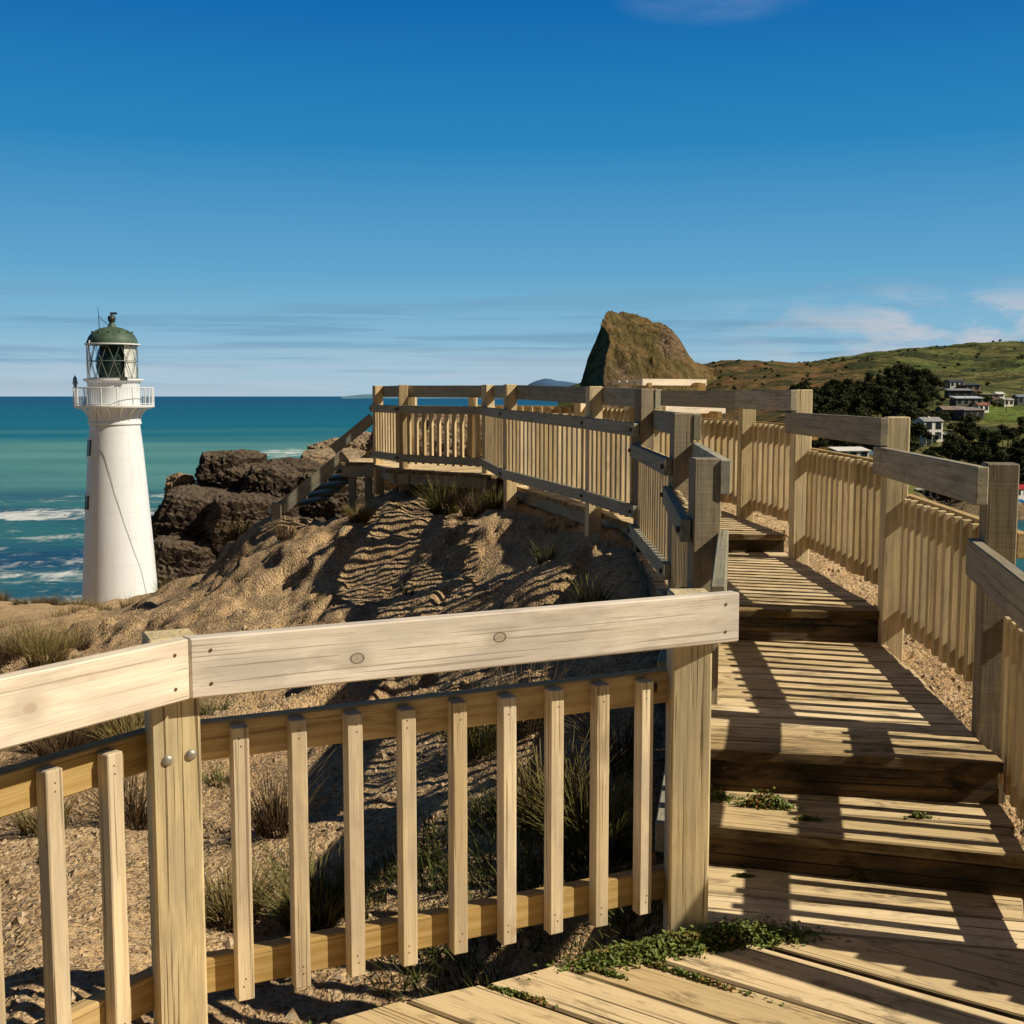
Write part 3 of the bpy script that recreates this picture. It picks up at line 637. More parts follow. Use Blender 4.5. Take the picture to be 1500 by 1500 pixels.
# pale timber picnic table on the rise behind the far fence
tb = empty('picnic_table', (2.0, 14.6, .9), 'pale timber picnic table with a bench seat, behind the rails near the headland', 'picnic table')
a = at(936, 555, 14.6); b = at(1030, 557, 15.1); w = Wood()
for k in range(4): w.bar((a.x-.085*k, a.y+.13*k, a.z-.04), (b.x-.085*k, b.y+.13*k, a.z-.04), .14, .08 if k == 0 else .045, ch=.003, br=.95)
w.build('tabletop', M['rail_pale2'], tb)
a2 = at(970, 595, 13.95); b2 = at(1058, 596, 14.4); w = Wood()
for k in range(2): w.bar((a2.x-.085*k, a2.y+.13*k, a2.z-.045), (b2.x-.085*k, b2.y+.13*k, a2.z-.045), .13, .09, ch=.003, br=.95)
w.build('bench_seat', M['rail_pale2'], tb)
for f in (.15, .85):
    x = a.x+(b.x-a.x)*f; w = Wood(); w.bar((x, a.y-.04, a.z-.075), (x, a.y+.5, a.z-.075), .05, .06, ch=.003)
    w.bar((x+.05, a.y+.1, .4), (x+.05, a.y+.1, a.z-.05), .09, .05, side=(1, 0, 0), ch=.003); w.bar((x+.1, 13.7, a2.z-.1), (x+.1, a.y+.1, a2.z-.1), .05, .08, ch=.003); w.build('leg_frame', M['rail_tan'], tb)

# ------------------------------------------------------------------ lighthouse
LD = 94.0; base = at(173, 905, LD); top = at(165, 470, LD); LX, LY = (at(171, 700, LD).x), LD
def zy(py): return at(168, py, LD).z
def rpx(p): return p/F*LD*1.0
lh = empty('lighthouse', (LX, LY, zy(900)), 'tall white lighthouse with a green domed lantern, standing by the sea', 'lighthouse')
z0 = zy(935); zn = zy(622); zg = zy(594)
prof = [(rpx(57)+.05, z0), (rpx(54.5), zy(885)), (rpx(49.3), zy(800)), (rpx(43.5), zy(720)), (rpx(39), zy(660)), (rpx(35.4), zy(625)), (rpx(35.4), zn+.25)]
g = Geo(); g.lathe((LX, LY, 0), prof, 72); tw = g.build('tower', M['white_paint'], lh, True)
g = Geo(); g.lathe((LX, LY, 0), [(rpx(36.4), zn), (rpx(37.4), zn+.05), (rpx(37.4), zn+.2), (rpx(36.0), zn+.25), (rpx(36.0), zg-.2), (rpx(40), zg-.14)], 64); g.build('neck_band', M['white_paint'], lh, True)
RG = rpx(55.5)
g = Geo(); g.lathe((LX, LY, 0), [(rpx(36), zg-.16), (RG, zg-.16), (RG+.05, zg-.1), (RG+.05, zg), (RG-.02, zg+.02), (rpx(36), zg+.02)], 64); g.build('gallery_deck', M['white_trim'], lh, True)
for k in range(16):
    th = 2*math.pi*(k+.35)/16; g = Geo(); pts = []
    e = Vector((math.cos(th), math.sin(th), 0)); s = Vector((-e.y, e.x, 0))*.07; prev = None
    for q in range(9):
        f = q/8; rr_ = rpx(36.2)+.02+(RG-rpx(36.2)-.12)*(1-math.sqrt(max(0, 1-f*f))); zc = zn+.2+(zg-.17-zn-.2)*f*.97
        o_ = Vector((LX, LY, zc))+e*rr_; i_ = Vector((LX, LY, zc))+e*max(rpx(36), rr_-.16)
        if prev: g.hexa([prev[1]-s, prev[0]-s, prev[0]+s, prev[1]+s, i_-s, o_-s, o_+s, i_+s])
        prev = (o_, i_)
    g.build('bracket', M['white_trim'], lh)
zt = zy(568)
g = Geo()
for zz_, r_ in ((zt, .035), (zg+.14, .03)): g.tube([(LX+RG*math.cos(a), LY+RG*math.sin(a), zz_) for a in np.linspace(0, 2*math.pi, 65)], r_, 6, False)
for k in range(96):
    a = 2*math.pi*k/96; post = k % 6 == 0; g.tube([(LX+RG*math.cos(a), LY+RG*math.sin(a), zg), (LX+RG*math.cos(a), LY+RG*math.sin(a), zt+(.06 if post else 0))], .05 if post else .012, 6)
g.build('gallery_railing', M['white_trim'], lh)
zc = zy(555.5)
g = Geo(); g.lathe((LX, LY, 0), [(rpx(36.6), zg), (rpx(36.6), zc-.35), (rpx(38), zc-.22), (rpx(41), zc-.12), (rpx(42), zc-.1), (rpx(42), zc+.03), (rpx(33), zc+.05), (.1, zc+.05)], 64); g.build('lantern_base', M['white_paint'], lh, True)
zd = zy(504.5); RL = rpx(34.4)
g = Geo(); NB = 12
for k in range(NB):
    for sg in (1, -1):
        pts = []
        for q in range(7):
            f = q/6; a = 2*math.pi*(k+.2+sg*f*.5*2)/NB; pts.append((LX+RL*math.cos(a), LY+RL*math.sin(a), zc+.05+(zd-zc-.05)*f))
        g.tube(pts, .028, 5)
for zz_ in (zc+.05+(zd-zc)*.5, zc+.09): g.tube([(LX+RL*math.cos(a), LY+RL*math.sin(a), zz_) for a in np.linspace(0, 2*math.pi, 49)], .03, 5, False)
g.build('glazing_bars', M['glazing_bar'], lh)
g = Geo(); g.lathe((LX, LY, 0), [(RL-.05, zc+.05), (RL-.05, zd)], 48); g.build('lantern_glass', M['glass'], lh, True)
g = Geo(); g.lathe((LX+.1, LY, 0), [(.02, zc+.06), (1.15, zc+.06), (1.38, zc+.9), (1.38, zc+1.6), (1.05, zd-.15), (.02, zd-.12)], 32); g.build('lens', M['lens'], lh, True)
g = Geo(); g.lathe((LX, LY, 0), [(RL-.16, zc+.06), (RL-.16, zd-.02)], 24, R(-42), R(48)); g.build('blind', M['blind'], lh, True)
hd = zy(478.5)-zd; RD = rpx(35.3)
g = Geo(); pr = [(RD+.14, zd-.06), (RD+.14, zd+.05), (RD, zd+.09)]+[(RD*math.cos(f*math.pi/2), zd+.09+(hd-.09)*math.sin(f*math.pi/2)) for f in np.linspace(.05, .97, 14)]; g.lathe((LX, LY, 0), pr+[(.02, zd+hd)], 56)
g.f.append(list(range(56))[::-1]); dome = g.build('dome', M['green_dome'], lh, True)
g = Geo(); g.lathe((LX, LY, 0), [(RD+.15, zd-.07), (RD+.19, zd-.05), (RD+.19, zd+.03), (RD+.15, zd+.045)], 56); g.build('dome_rim', M['white_trim'], lh, True)
for k in range(12):
    g = Geo(); a = 2*math.pi*(k+.3)/12; el = R(38); c = Vector((LX+RD*1.0*math.cos(el)*math.cos(a), LY+RD*math.cos(el)*math.sin(a), zd+.09+hd*math.sin(el)*.98)); e = Vector((math.cos(a), math.sin(a), .6)).normalized(); g.tube([c-e*.08, c+e*.10], [.10, .05], 6); g.build('vent_cap', M['green_dome'], dome)
zv = zd+hd
g = Geo(); g.lathe((LX, LY, 0), [(.36, zv-.12), (.30, zv+.08), (.22, zv+.2), (.20, zv+.36), (.30, zv+.42)], 24); g.build('vent_neck', M['green_dome'], dome, True)
g = Geo(); g.lathe((LX, LY, 0), [(.12, zv+.36), (.26, zv+.44), (.31, zv+.62), (.26, zv+.8), (.12, zv+.88), (.02, zv+.9)], 24); g.box(LX-.1, LY-.06, zv+.93, LX+.42, LY+.06, zv+1.1); g.tube([(LX, LY, zv+.85), (LX, LY, zv+.98)], .05, 6); g.build('vent_ball', M['dark_iron'], dome, False)
ax_ = LX-rpx(17); g = Geo(); g.tube([(ax_, LY-.2, zd+hd*.75), (ax_-.02, LY-.2, zy(463)), (ax_-.08, LY-.2, zy(449))], [.035, .028, .012], 5); g.tube([(ax_, LY-.2, zy(464)), (LX-.25, LY-.05, zv+.1)], .025, 5); g.build('antenna', M['dark_iron'], lh)
g = Geo()
for px_ in (135.2, 141.5):
    x = LX+(px_-165.5)/F*LD; y = LY-math.sqrt(max(.2, (RL+.12)**2-(x-LX)**2)); g.tube([(x, y-.05, zc+.02), (x, y-.05, zd+.1), (x+.03, y+.02, zd+.22), (x+.12, y+.14, zd+.2)], .045, 6)
g.build('ladder', M['white_trim'], lh)
# small lamp on the gallery, a panel on the cornice, the cable and the windows
lp = Vector((LX-RG, LY-.1, zt)); g = Geo(); g.lathe(lp, [(.02, 0), (.15, .03), (.12, .12), (.15, .28), (.22, .34), (.17, .42), (.15, .72), (.09, .85), (.03, .9), (.02, 1.05)], 16); g.build('gallery_lamp', plain('blue_grey_lamp', (.30, .36, .40), .4, .5), lh, True)
g = Geo(); x = LX+(192-167)/F*LD; g.hexa([(x-.1, LY-2.05, zc-.12), (x+.35, LY-1.85, zc-.14), (x+.25, LY-1.6, zc+.12), (x-.3, LY-1.85, zc+.14), (x-.1, LY-2.05, zc-.08), (x+.35, LY-1.85, zc-.1), (x+.25, LY-1.6, zc+.16), (x-.3, LY-1.85, zc+.18)]); g.build('solar_panel', M['dark_iron'], lh)
def tower_r(z):
    for (r0, a), (r1, b) in zip(prof[:-1], prof[1:]):
        if a <= z <= b: return r0+(r1-r0)*(z-a)/(b-a)
    return prof[-1][0]
for pxa, ya, yb in ((139, 643, 667), (135, 723, 743.5)):
    zA, zB = zy(yb), zy(ya); zmid = (zA+zB)/2; r_ = tower_r(zmid); off_ = (pxa-169.5)/F*LD; a = -math.pi/2-math.asin(min(.95, -off_/r_)); e = Vector((math.cos(a), math.sin(a), 0)); s = Vector((-e.y, e.x, 0)); tilt = -.065
    def ring(hw, z_0, z_1, d0, d1):
        pts = []
        for zz_ in (z_0, z_1):
            rr_ = tower_r(zz_); c = Vector((LX, LY, zz_))
            pts += [c+e*(rr_+d0)-s*hw, c+e*(rr_+d0)+s*hw, c+e*(rr_+d1)+s*hw, c+e*(rr_+d1)-s*hw]
        return [pts[i] for i in (0, 1, 2, 3, 4, 5, 6, 7)]
    g = Geo(); g.hexa(ring(.34, zA-.08, zA+.02, -.2, .12)); g.hexa(ring(.34, zB-.02, zB+.08, -.2, .12))
    fr = g.build('window', M['white_trim'], tw); g = Geo(); g.hexa(ring(.30, zA+.021, zB-.021, -.3, .09)); g.build('pane', M['window_dark'], fr)
pts = []
for px_, py_ in ((153, 596), (154, 622), (163, 655), (172, 685), (181, 720), (193, 760), (205, 800), (214, 830), (221, 870), (222, 905)):
    z_ = zy(py_); r_ = max(tower_r(z_), rpx(37.6) if z_ > zn-.1 else 0)+.05; x = max(-r_*.97, min(r_*.97, (px_-169.5-(py_-700)*.022)/F*LD*1.0)); pts.append((LX+x, LY-math.sqrt(r_*r_-x*x), z_))
g = Geo(); g.tube(pts, .014, 5); g.build('cable', M['cable'], lh)

# ------------------------------------------------------------------ coastal rocks
def blob(bm, c, s, rot, seed, lev=5, rough=.32, strat=.16, tilt=(.2, .05, 1), lam=1.0, boxy=.75):
    r = bmesh.ops.create_cube(bm, size=2); vs = r['verts']
    es = list({e for v in vs for e in v.link_edges}); bmesh.ops.subdivide_edges(bm, edges=es, cuts=2**lev-1, use_grid_fill=True)
    return r
def rock(name, label, parts, mat, seed):
    V = []; Fc = []; rs = random.Random(seed); tl = Vector((.22, .05, 1)).normalized()
    for (c, s, rz, rx, lv, lam) in parts:
        N = lv; off = Vector((rs.uniform(0, 50), rs.uniform(0, 50), rs.uniform(0, 50))); Mr = Matrix.Rotation(rz, 3, 'Z') @ Matrix.Rotation(rx, 3, 'Y')
        for ax in range(3):
            for sg in (-1, 1):
                if ax == 2 and sg < 0: continue
                b = len(V)
                for i in range(N+1):
                    for j in range(N+1):
                        u_ = -1+2*i/N; v_ = -1+2*j/N; p = [0, 0, 0]; p[ax] = sg; p[(ax+1) % 3] = u_; p[(ax+2) % 3] = v_
                        q = Vector(p); sph = q.normalized()*1.25; q = q.lerp(sph, .42); w_ = Mr @ Vector((q.x*s[0], q.y*s[1], q.z*s[2])); pw = Vector(c)+w_; nd = (Mr @ Vector((q.x/s[0], q.y/s[1], q.z/s[2]))).normalized()
                        t_ = pw.dot(tl)/lam; lay = mn.noise(Vector((off.x+pw.x*.02, off.y, t_*1.1)))+.6*mn.noise(Vector((off.y, pw.y*.03, t_*2.7)))
                        f_ = mn.fractal(pw/(lam*2.6)+off, .9, 2.1, 5); rg = 1-abs(mn.noise(pw/(lam*1.7)+off*2)); rg2 = 1-abs(mn.noise(pw/(lam*.55)+off))
                        fl = .62+.38*(1-min(1, max(0, (nd.z-.35)/.4))); V.append(tuple(pw+nd*lam*fl*(f_*.6+lay*.22+(rg-.75)*.7+(rg2-.75)*.6+.2*mn.noise(pw*3.1/lam)+.1*mn.noise(pw*7.3/lam))))
                for i in range(N):
                    for j in range(N):
                        q = [b+i*(N+1)+j, b+(i+1)*(N+1)+j, b+(i+1)*(N+1)+j+1, b+i*(N+1)+j+1]; Fc.append(q if sg > 0 else q[::-1])
    me = from_np(name, V, Fc, True)
    try: me.set_sharp_from_angle(angle=R(35))
    except Exception: pass
    o = place(name, me, mat); return tag(o, label, 'rock')
def rp(px0, px1, py0, py1, d, dep, rz=0, rx=0, lv=70, lam=1.0):
    a = at(px0, py1, d); b = at(px1, py0, d); c = (a+b)/2; return (Vector((c.x, c.y+dep*.5, c.z)), ((b.x-a.x)/2, dep/2, (b.z-a.z)/2), rz, rx, lv, lam)
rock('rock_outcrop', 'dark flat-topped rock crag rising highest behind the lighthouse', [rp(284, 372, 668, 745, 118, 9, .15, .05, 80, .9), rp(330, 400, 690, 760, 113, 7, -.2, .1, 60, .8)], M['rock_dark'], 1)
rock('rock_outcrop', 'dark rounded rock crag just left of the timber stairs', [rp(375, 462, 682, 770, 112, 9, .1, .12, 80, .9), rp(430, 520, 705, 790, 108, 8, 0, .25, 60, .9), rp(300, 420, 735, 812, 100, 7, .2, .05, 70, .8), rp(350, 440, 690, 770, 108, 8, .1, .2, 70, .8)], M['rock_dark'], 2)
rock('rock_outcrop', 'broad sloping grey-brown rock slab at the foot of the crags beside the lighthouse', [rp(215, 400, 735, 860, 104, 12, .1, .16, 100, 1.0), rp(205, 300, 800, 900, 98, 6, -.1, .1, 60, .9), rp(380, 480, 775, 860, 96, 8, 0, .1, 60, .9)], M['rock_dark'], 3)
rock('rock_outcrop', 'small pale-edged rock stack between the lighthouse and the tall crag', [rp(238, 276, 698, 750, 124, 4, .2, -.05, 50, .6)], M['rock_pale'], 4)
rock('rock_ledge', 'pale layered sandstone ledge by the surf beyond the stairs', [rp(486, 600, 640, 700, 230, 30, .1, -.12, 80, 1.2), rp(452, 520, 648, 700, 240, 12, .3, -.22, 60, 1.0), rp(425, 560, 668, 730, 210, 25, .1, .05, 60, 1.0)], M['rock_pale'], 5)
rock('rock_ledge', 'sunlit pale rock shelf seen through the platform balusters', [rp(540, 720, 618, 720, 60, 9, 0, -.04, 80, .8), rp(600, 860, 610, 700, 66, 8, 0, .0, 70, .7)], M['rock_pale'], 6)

# ------------------------------------------------------------------ far hills and headland
HC = []
def hp(px, py, d): v = at(px, py, d); HC.append((v.x, v.y, v.z))
for a in ((1030, 541, 2100), (1100, 541, 2200), (1150, 540, 2200), (1200, 535, 2200), (1260, 528, 2200), (1300, 522, 2250), (1350, 521, 2300), (1400, 518, 2400), (1450, 514, 2400), (1500, 514, 2400), (1600, 508, 2400), (960, 548, 2000), (850, 574, 1900),
          (1030, 552, 1500), (1100, 556, 1400), (1200, 565, 1250), (1300, 548, 1300), (1400, 548, 1400), (1500, 545, 1400), (1600, 540, 1400), (1150, 590, 1000), (1230, 600, 850), (1330, 590, 850), (1300, 560, 1100),
          (1400, 569, 930), (1425, 574, 890), (1405, 584, 830), (1455, 593, 850), (1420, 595, 770), (1413, 614, 700), (1371, 649, 560), (1490, 593, 850), (1480, 612, 700), (1450, 650, 580), (1500, 660, 560), (1600, 650, 600), (1600, 600, 850), (1300, 660, 580), (1240, 650, 620), (1180, 640, 650),
          (1375, 731, 505), (1490, 738, 480), (1250, 672, 520), (1400, 760, 450), (1300, 780, 430), (1600, 765, 450), (1150, 700, 520), (1500, 772, 435)): hp(*a)
for a in ((150, 380, -50), (60, 420, -52), (40, 600, -52), (60, 900, -52), (60, 1300, -50), (260, 380, -52), (230, 400, -48.5), (400, 400, -52), (2600, 2600, 60), (500, 3300, -30), (1500, 3400, 0), (90, 1600, -48)): HC.append(a)
HC = np.array(HC, float)
def hpol(X, Y): return np.arctan2(X, Y)*6, np.log(Y)*1.5
u, v = hpol(HC[:, 0], HC[:, 1]); HT = TPS(np.stack([u, v], 1), HC[:, 2], 1e-4)
def hill_z(X, Y):
    u, v = hpol(X, Y); z = HT(u, v); k = np.clip((Y-700)/900, 0, 1)*np.clip((z+44)/25, 0, 1)
    rd = 1-np.abs(fbm(X, Y*.8, .0045, 5, 11)); return z+k*((rd-.72)*26+fbm(X, Y, .02, 4, 12)*4)+fbm(X, Y, .05, 4, 13)*1.0*np.clip((z+46)/6, 0, 1)
th = np.linspace(R(2.2), R(27), 420); rr = np.geomspace(385, 3300, 380); TH, YY = np.meshgrid(th, rr, indexing='ij'); XX = np.tan(TH)*YY
P = np.stack([XX, YY, hill_z(XX, YY)], -1)
def hill_mat():
    n = NT('grassy_hill'); p = n.pos(); s = n.n('SeparateXYZ'); n.set(s.inputs[0], p)
    a = n.noise(p, .006, 5, .6, .4); b = n.noise(p, .02, 5, .65, .5); f = n.noise(p, .12, 5, .7)
    c = n.mix(n.rng(a, .4, .6, 0, 1, True), (.115, .145, .036), (.18, .165, .058)); c = n.mix(n.rng(b, .44, .56, 0, .95, True), c, (.042, .05, .018))
    # bracken slope: rusty brown towards the left of the hill
    br = n.math('MULTIPLY', n.rng(n.math('DIVIDE', s.outputs[0], s.outputs[1]), .335, .26, 0, 1, True), n.rng(s.outputs[1], 1950, 1500, 0, 1, True)); br = n.math('MULTIPLY', br, n.rng(b, .62, .42, 0, 1, True))
    c = n.mix(n.math('MULTIPLY', br, .9), c, (.20, .098, .042))
    # bright paddock and the sandy shore
    pd = n.math('MULTIPLY', n.rng(s.outputs[1], 640, 690, 0, 1, True), n.rng(s.outputs[1], 900, 820, 0, 1, True)); pd = n.math('MULTIPLY', pd, n.rng(n.math('DIVIDE', s.outputs[0], s.outputs[1]), .385, .40, 0, 1))
    c = n.mix(n.math('MULTIPLY', pd, .85), c, (.15, .20, .035))
    c = n.mix(n.rng(s.outputs[2], -38.5, -41, 0, 1, True), c, (.22, .16, .095))
    c = n.mix(n.rng(f, .5, .66, 0, .75, True), c, (.035, .043, .014)); c = n.mix(n.rng(f, .42, .3, 0, .4, True), c, (.21, .19, .075))
    n.bump(n.math('ADD', n.math('MULTIPLY', f, 2), n.math('MULTIPLY', b, 6)), .8, 2.5)
    return n.fin(c, .95, .1)
M['hill'] = hill_mat()
tag(place('hills', grid_mesh('hills', P), M['hill'], origin=(0, 0, SEA)), kind='structure')

# the headland: a sheer dark seaward face on the left and a grassy back
def headland():
    D = 1500; c = at(940, 580, D); s = D/F
    prof = [(835, 600), (846, 580), (850, 566), (853, 548), (858, 525), (861, 512), (866, 497), (872, 486), (882, 479), (889, 468), (892, 461), (905, 460.5), (925, 464), (945, 468), (962, 472), (975, 481), (985, 491), (995, 508), (1005, 521), (1016, 531), (1030, 537), (1050, 541), (1080, 545)]
    n, m = 300, 190; pxs = np.linspace(836, 1075, n); V = np.zeros((n, m, 3)); px_, py_ = zip(*prof)
    top_ = np.where(pxs < 905, 460.5-(905-pxs)*.15, np.interp(pxs, px_, py_))
    for j in range(m):
        vj = j/(m-1); yo = (vj-.6)*330; f = vj/.6 if vj <= .6 else (1-vj)/.4
        fh = np.sin(np.clip(f, 0, 1)*np.pi/2)**.85
        wob = fbm(np.full(n, yo), pxs, .035, 4, 24)*3+fbm(np.full(n, yo), pxs, .15, 3, 25)*1.2
        S_ = (580-top_)*s*fh+(1-fh)*(-48); pc = np.interp(yo, [-200, -136, -108, -90, -72, 0, 132], [908, 894, 895, 888, 872, 891, 905])
        cy = np.interp(pxs-pc+wob, [-44, -35, -30, -26, -19, -14, -8, -1, 3], [600, 580, 566, 548, 525, 512, 497, 484, 330]); C_ = (580-cy)*s
        V[:, j, 0] = (pxs-750)/F*D; V[:, j, 1] = D+yo; V[:, j, 2] = EYE+np.minimum(S_, C_)
    # the cliff lies where height drops steeply on the left
    V[:, :, 2] += fbm(V[..., 0], V[..., 1], .02, 5, 21)*5+fbm(V[..., 0], V[..., 1], .08, 4, 22)*3.2-np.abs(fbm(V[..., 0], V[..., 1]*.5, .045, 4, 26))*8-np.abs(fbm(V[..., 0]*.6, V[..., 1], .14, 3, 27))*3.5
    nn = fbm(V[..., 2]*.9, V[..., 1], .03, 4, 23); V[:, :, 0] += nn*3.5*(np.clip((900-pxs)/20, 0, 1)[:, None])
    nt = NT('headland_rock_and_grass'); p = nt.pos(); nz = nt.n('NewGeometry').outputs['Normal']; sn = nt.n('SeparateXYZ'); nt.set(sn.inputs[0], nz); sp = nt.n('SeparateXYZ'); nt.set(sp.inputs[0], p)
    b = nt.noise(p, .02, 5, .65, .5); f = nt.noise(p, .09, 5, .7); g2 = nt.noise(p, .35, 4, .7)
    gr = nt.mix(nt.rng(b, .4, .6, 0, 1, True), (.225, .15, .066), (.14, .108, .042)); gr = nt.mix(nt.rng(f, .47, .62, 0, .8, True), gr, (.085, .065, .027))
    rk = nt.mix(nt.rng(f, .4, .6), (.30, .20, .125), (.12, .08, .05)); rk = nt.mix(nt.rng(g2, .5, .62, 0, .7), rk, (.04, .028, .02))
    sl = nt.math('ADD', sn.outputs[2], nt.math('MULTIPLY', nt.math('SUBTRACT', f, .5), .5)); c_ = nt.mix(nt.rng(sl, .30, .48, 0, 1, True), rk, gr)
    low = nt.math('MULTIPLY', nt.rng(sp.outputs[2], 42, 14, 0, 1, True), nt.rng(sp.outputs[0], 150, 120, 0, 1, True)); c_ = nt.mix(nt.math('MULTIPLY', low, .8), c_, rk)
    for (qx, qy, rad_) in ((984, 507, 26), (898, 545, 24), (915, 562, 26)):
        q = at(qx, qy, 1440); dd = nt.n('VectorMath', operation='DISTANCE'); nt.set(dd.inputs[0], nt.vmul(p, (1, .25, 1))); dd.inputs[1].default_value = (q.x, q.y*.25, q.z)
        m_ = nt.rng(nt.math('ADD', nt.math('DIVIDE', dd.outputs['Value'], rad_), nt.math('MULTIPLY', f, 1.4)), 1.75, 1.35, 0, .9, True); c_ = nt.mix(m_, c_, rk)
    nt.bump(nt.math('ADD', nt.math('MULTIPLY', f, 5), nt.math('MULTIPLY', g2, 2)), .9, 1.6)
    o = place('headland', grid_mesh('headland', V), nt.fin(c_, .95, .1)); tag(o, kind='structure')
headland()
def island(name, pts, d, col):
    g = Geo(); n = len(pts); P3 = [at(a, b, d) for a, b in pts]; V = np.zeros((n, 5, 3))
    for i, p in enumerate(P3):
        h = max(0, p.z-SEA)
        for j, (yo, fh) in enumerate(((-1500, 0), (-600, .75), (0, 1), (600, .7), (1500, 0))): V[i, j] = (p.x*(1+yo/d), p.y+yo, SEA-5+(h+5)*fh)
    nt = NT('hazy_blue_hill'); q = nt.pos(); w_ = nt.noise(q, .0012, 4, .6); c = nt.mix(nt.rng(w_, .4, .6), col, tuple(x*.8 for x in col)); o = place(name, grid_mesh(name, V), nt.fin(c, 1, 0)); return tag(o, kind='structure')  # distance haze is painted in as a bluish base colour
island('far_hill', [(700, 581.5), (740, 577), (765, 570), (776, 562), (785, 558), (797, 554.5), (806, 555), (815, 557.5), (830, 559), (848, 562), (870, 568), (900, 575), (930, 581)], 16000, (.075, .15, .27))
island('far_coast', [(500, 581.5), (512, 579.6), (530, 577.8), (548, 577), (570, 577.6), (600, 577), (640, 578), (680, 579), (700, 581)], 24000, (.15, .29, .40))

# ------------------------------------------------------------------ trees round the village
def leaf_mat(name, a, b, d):
    n = NT(name); p = n.pos(); w = n.noise(p, .35, 3, .6); f = n.noise(p, 2.0, 2, .6); c = n.mix(n.rng(w, .38, .62), a, b); c = n.mix(n.rng(f, .5, .7, 0, .6), c, d)
    return n.fin(c, .85, .15)
M['pine'] = leaf_mat('dark_pine_foliage', (.024, .032, .012), (.058, .062, .021), (.011, .014, .006))
M['shrub'] = leaf_mat('olive_shrub_foliage', (.06, .068, .022), (.10, .095, .032), (.03, .034, .012))
M['bark'] = plain('grey_bark', (.09, .07, .05), .9, .1, .3, 2)
def tree_meshes(seed, h, w, kind):
    rs = random.Random(seed); g = Geo(); th_ = h*(.45 if kind == 'pine' else .3)
    pts = [(0, 0, -1.5), (rs.uniform(-.2, .2), rs.uniform(-.2, .2), th_*.5), (rs.uniform(-.5, .5), rs.uniform(-.5, .5), th_), (rs.uniform(-.6, .6), rs.uniform(-.6, .6), h*.85)]
    g.tube(pts, [.42, .36, .28, .06], 7); clumps = []
    for k in range(11 if kind == 'pine' else 8):
        a = rs.uniform(0, 6.28); f = rs.uniform(.3, 1) if kind == 'pine' else rs.uniform(.25, .95); zc_ = h*(.28+.66*f); r_ = w*.5*rs.uniform(.35, .8)*(1.25-f*.75); c = Vector((r_*math.cos(a), r_*math.sin(a), zc_)); clumps.append((c, w*rs.uniform(.2, .33)))
        g.tube([(0, 0, zc_*.8), (c.x*.5, c.y*.5, zc_*.92), tuple(c)], [.14, .1, .04], 5)
    V = []; Fc = []
    for c, r_ in clumps:
        for q in range(130):
            d = Vector((rs.gauss(0, 1), rs.gauss(0, 1), rs.gauss(0, 1))).normalized()*r_*rs.uniform(.45, 1.08); d.z *= .62; p = c+d; s = rs.uniform(.35, .85); nrm_ = (d.normalized()+Vector((rs.gauss(0, .6), rs.gauss(0, .6), rs.gauss(0, .6)))).normalized(); t = nrm_.orthogonal().normalized(); bb = nrm_.cross(t); a = rs.uniform(0, 6.28); t, bb = t*math.cos(a)+bb*math.sin(a), bb*math.cos(a)-t*math.sin(a)
            k = len(V); V += [tuple(p-t*s), tuple(p+bb*s*.6), tuple(p+t*s), tuple(p-bb*s*.6)]; Fc.append((k, k+1, k+2, k+3))
    tm = from_np('trunk', g.v, g.f); tm.materials.append(M['bark']); cm = from_np('crown', V, Fc); cm.materials.append(M['pine'] if kind == 'pine' else M['shrub']); return tm, cm
TM = [tree_meshes(s, h, w, k) for s, h, w, k in ((1, 17, 12, 'pine'), (2, 20, 11, 'pine'), (3, 14, 13, 'pine'), (4, 12, 11, 'pine'), (5, 6, 7, 'shrub'), (6, 5, 7, 'shrub'))]
rs = random.Random(11)
def hz1(x, y): return float(hill_z(np.array([x]), np.array([y]))[0])
def tree(px, d, v, sc, label, group, cat='tree', name='pine_tree'):
    x = (px-750)/F*d; y = d; z = hz1(x, y); r = empty(name, (x, y, z), label, cat, group); r.rotation_euler.z = rs.uniform(0, 6.28); r.scale = (sc*rs.uniform(.9, 1.15), sc*rs.uniform(.9, 1.15), sc)
    for nm, me in (('trunk', TM[v][0]), ('crown', TM[v][1])): link(bpy.data.objects.new(nm, me), r)
    return r
for k in range(130):      # the dark wood left of the houses
    px_ = 1165+rs.random()*200; d = 600+rs.random()*370
    if px_ > 1335: d = 760+rs.random()*250
    tree(px_, d, rs.randrange(4), rs.uniform(.8, 1.1), 'dark pine in the dense wood between the bracken slope and the houses', 'dark pines in the wood left of the houses')
for px_, d, sc in ((1312, 930, 1.15), (1330, 950, 1.05), (1298, 960, 1.0), (1345, 940, .95), (1322, 980, 1.1)): tree(px_, d, rs.choice((0, 1)), sc, 'taller dark pine standing above the wood near the top house', 'tall pines above the wood')
for k in range(60):      # the lower wood on the right
    px_ = 1385+rs.random()*160; d = 488+rs.random()*85; tree(px_, d, rs.randrange(4), rs.uniform(.6, .85), 'dark pine in the lower wood below the green paddock', 'dark pines below the paddock')
for k in range(30): px_ = 1185+rs.random()*200; d = 520+rs.random()*90; tree(px_, d, rs.choice((2, 3)), rs.uniform(.6, .9), 'low dark tree in the belt below the white two-storey house', 'low trees above the beach')
for k in range(34): px_ = 1345+rs.random()*120; d = 590+rs.random()*330; tree(px_, d, rs.choice((4, 5)), rs.uniform(.5, .95), 'olive garden shrub among the hillside houses', 'garden shrubs among the houses', 'shrub', 'garden_shrub')
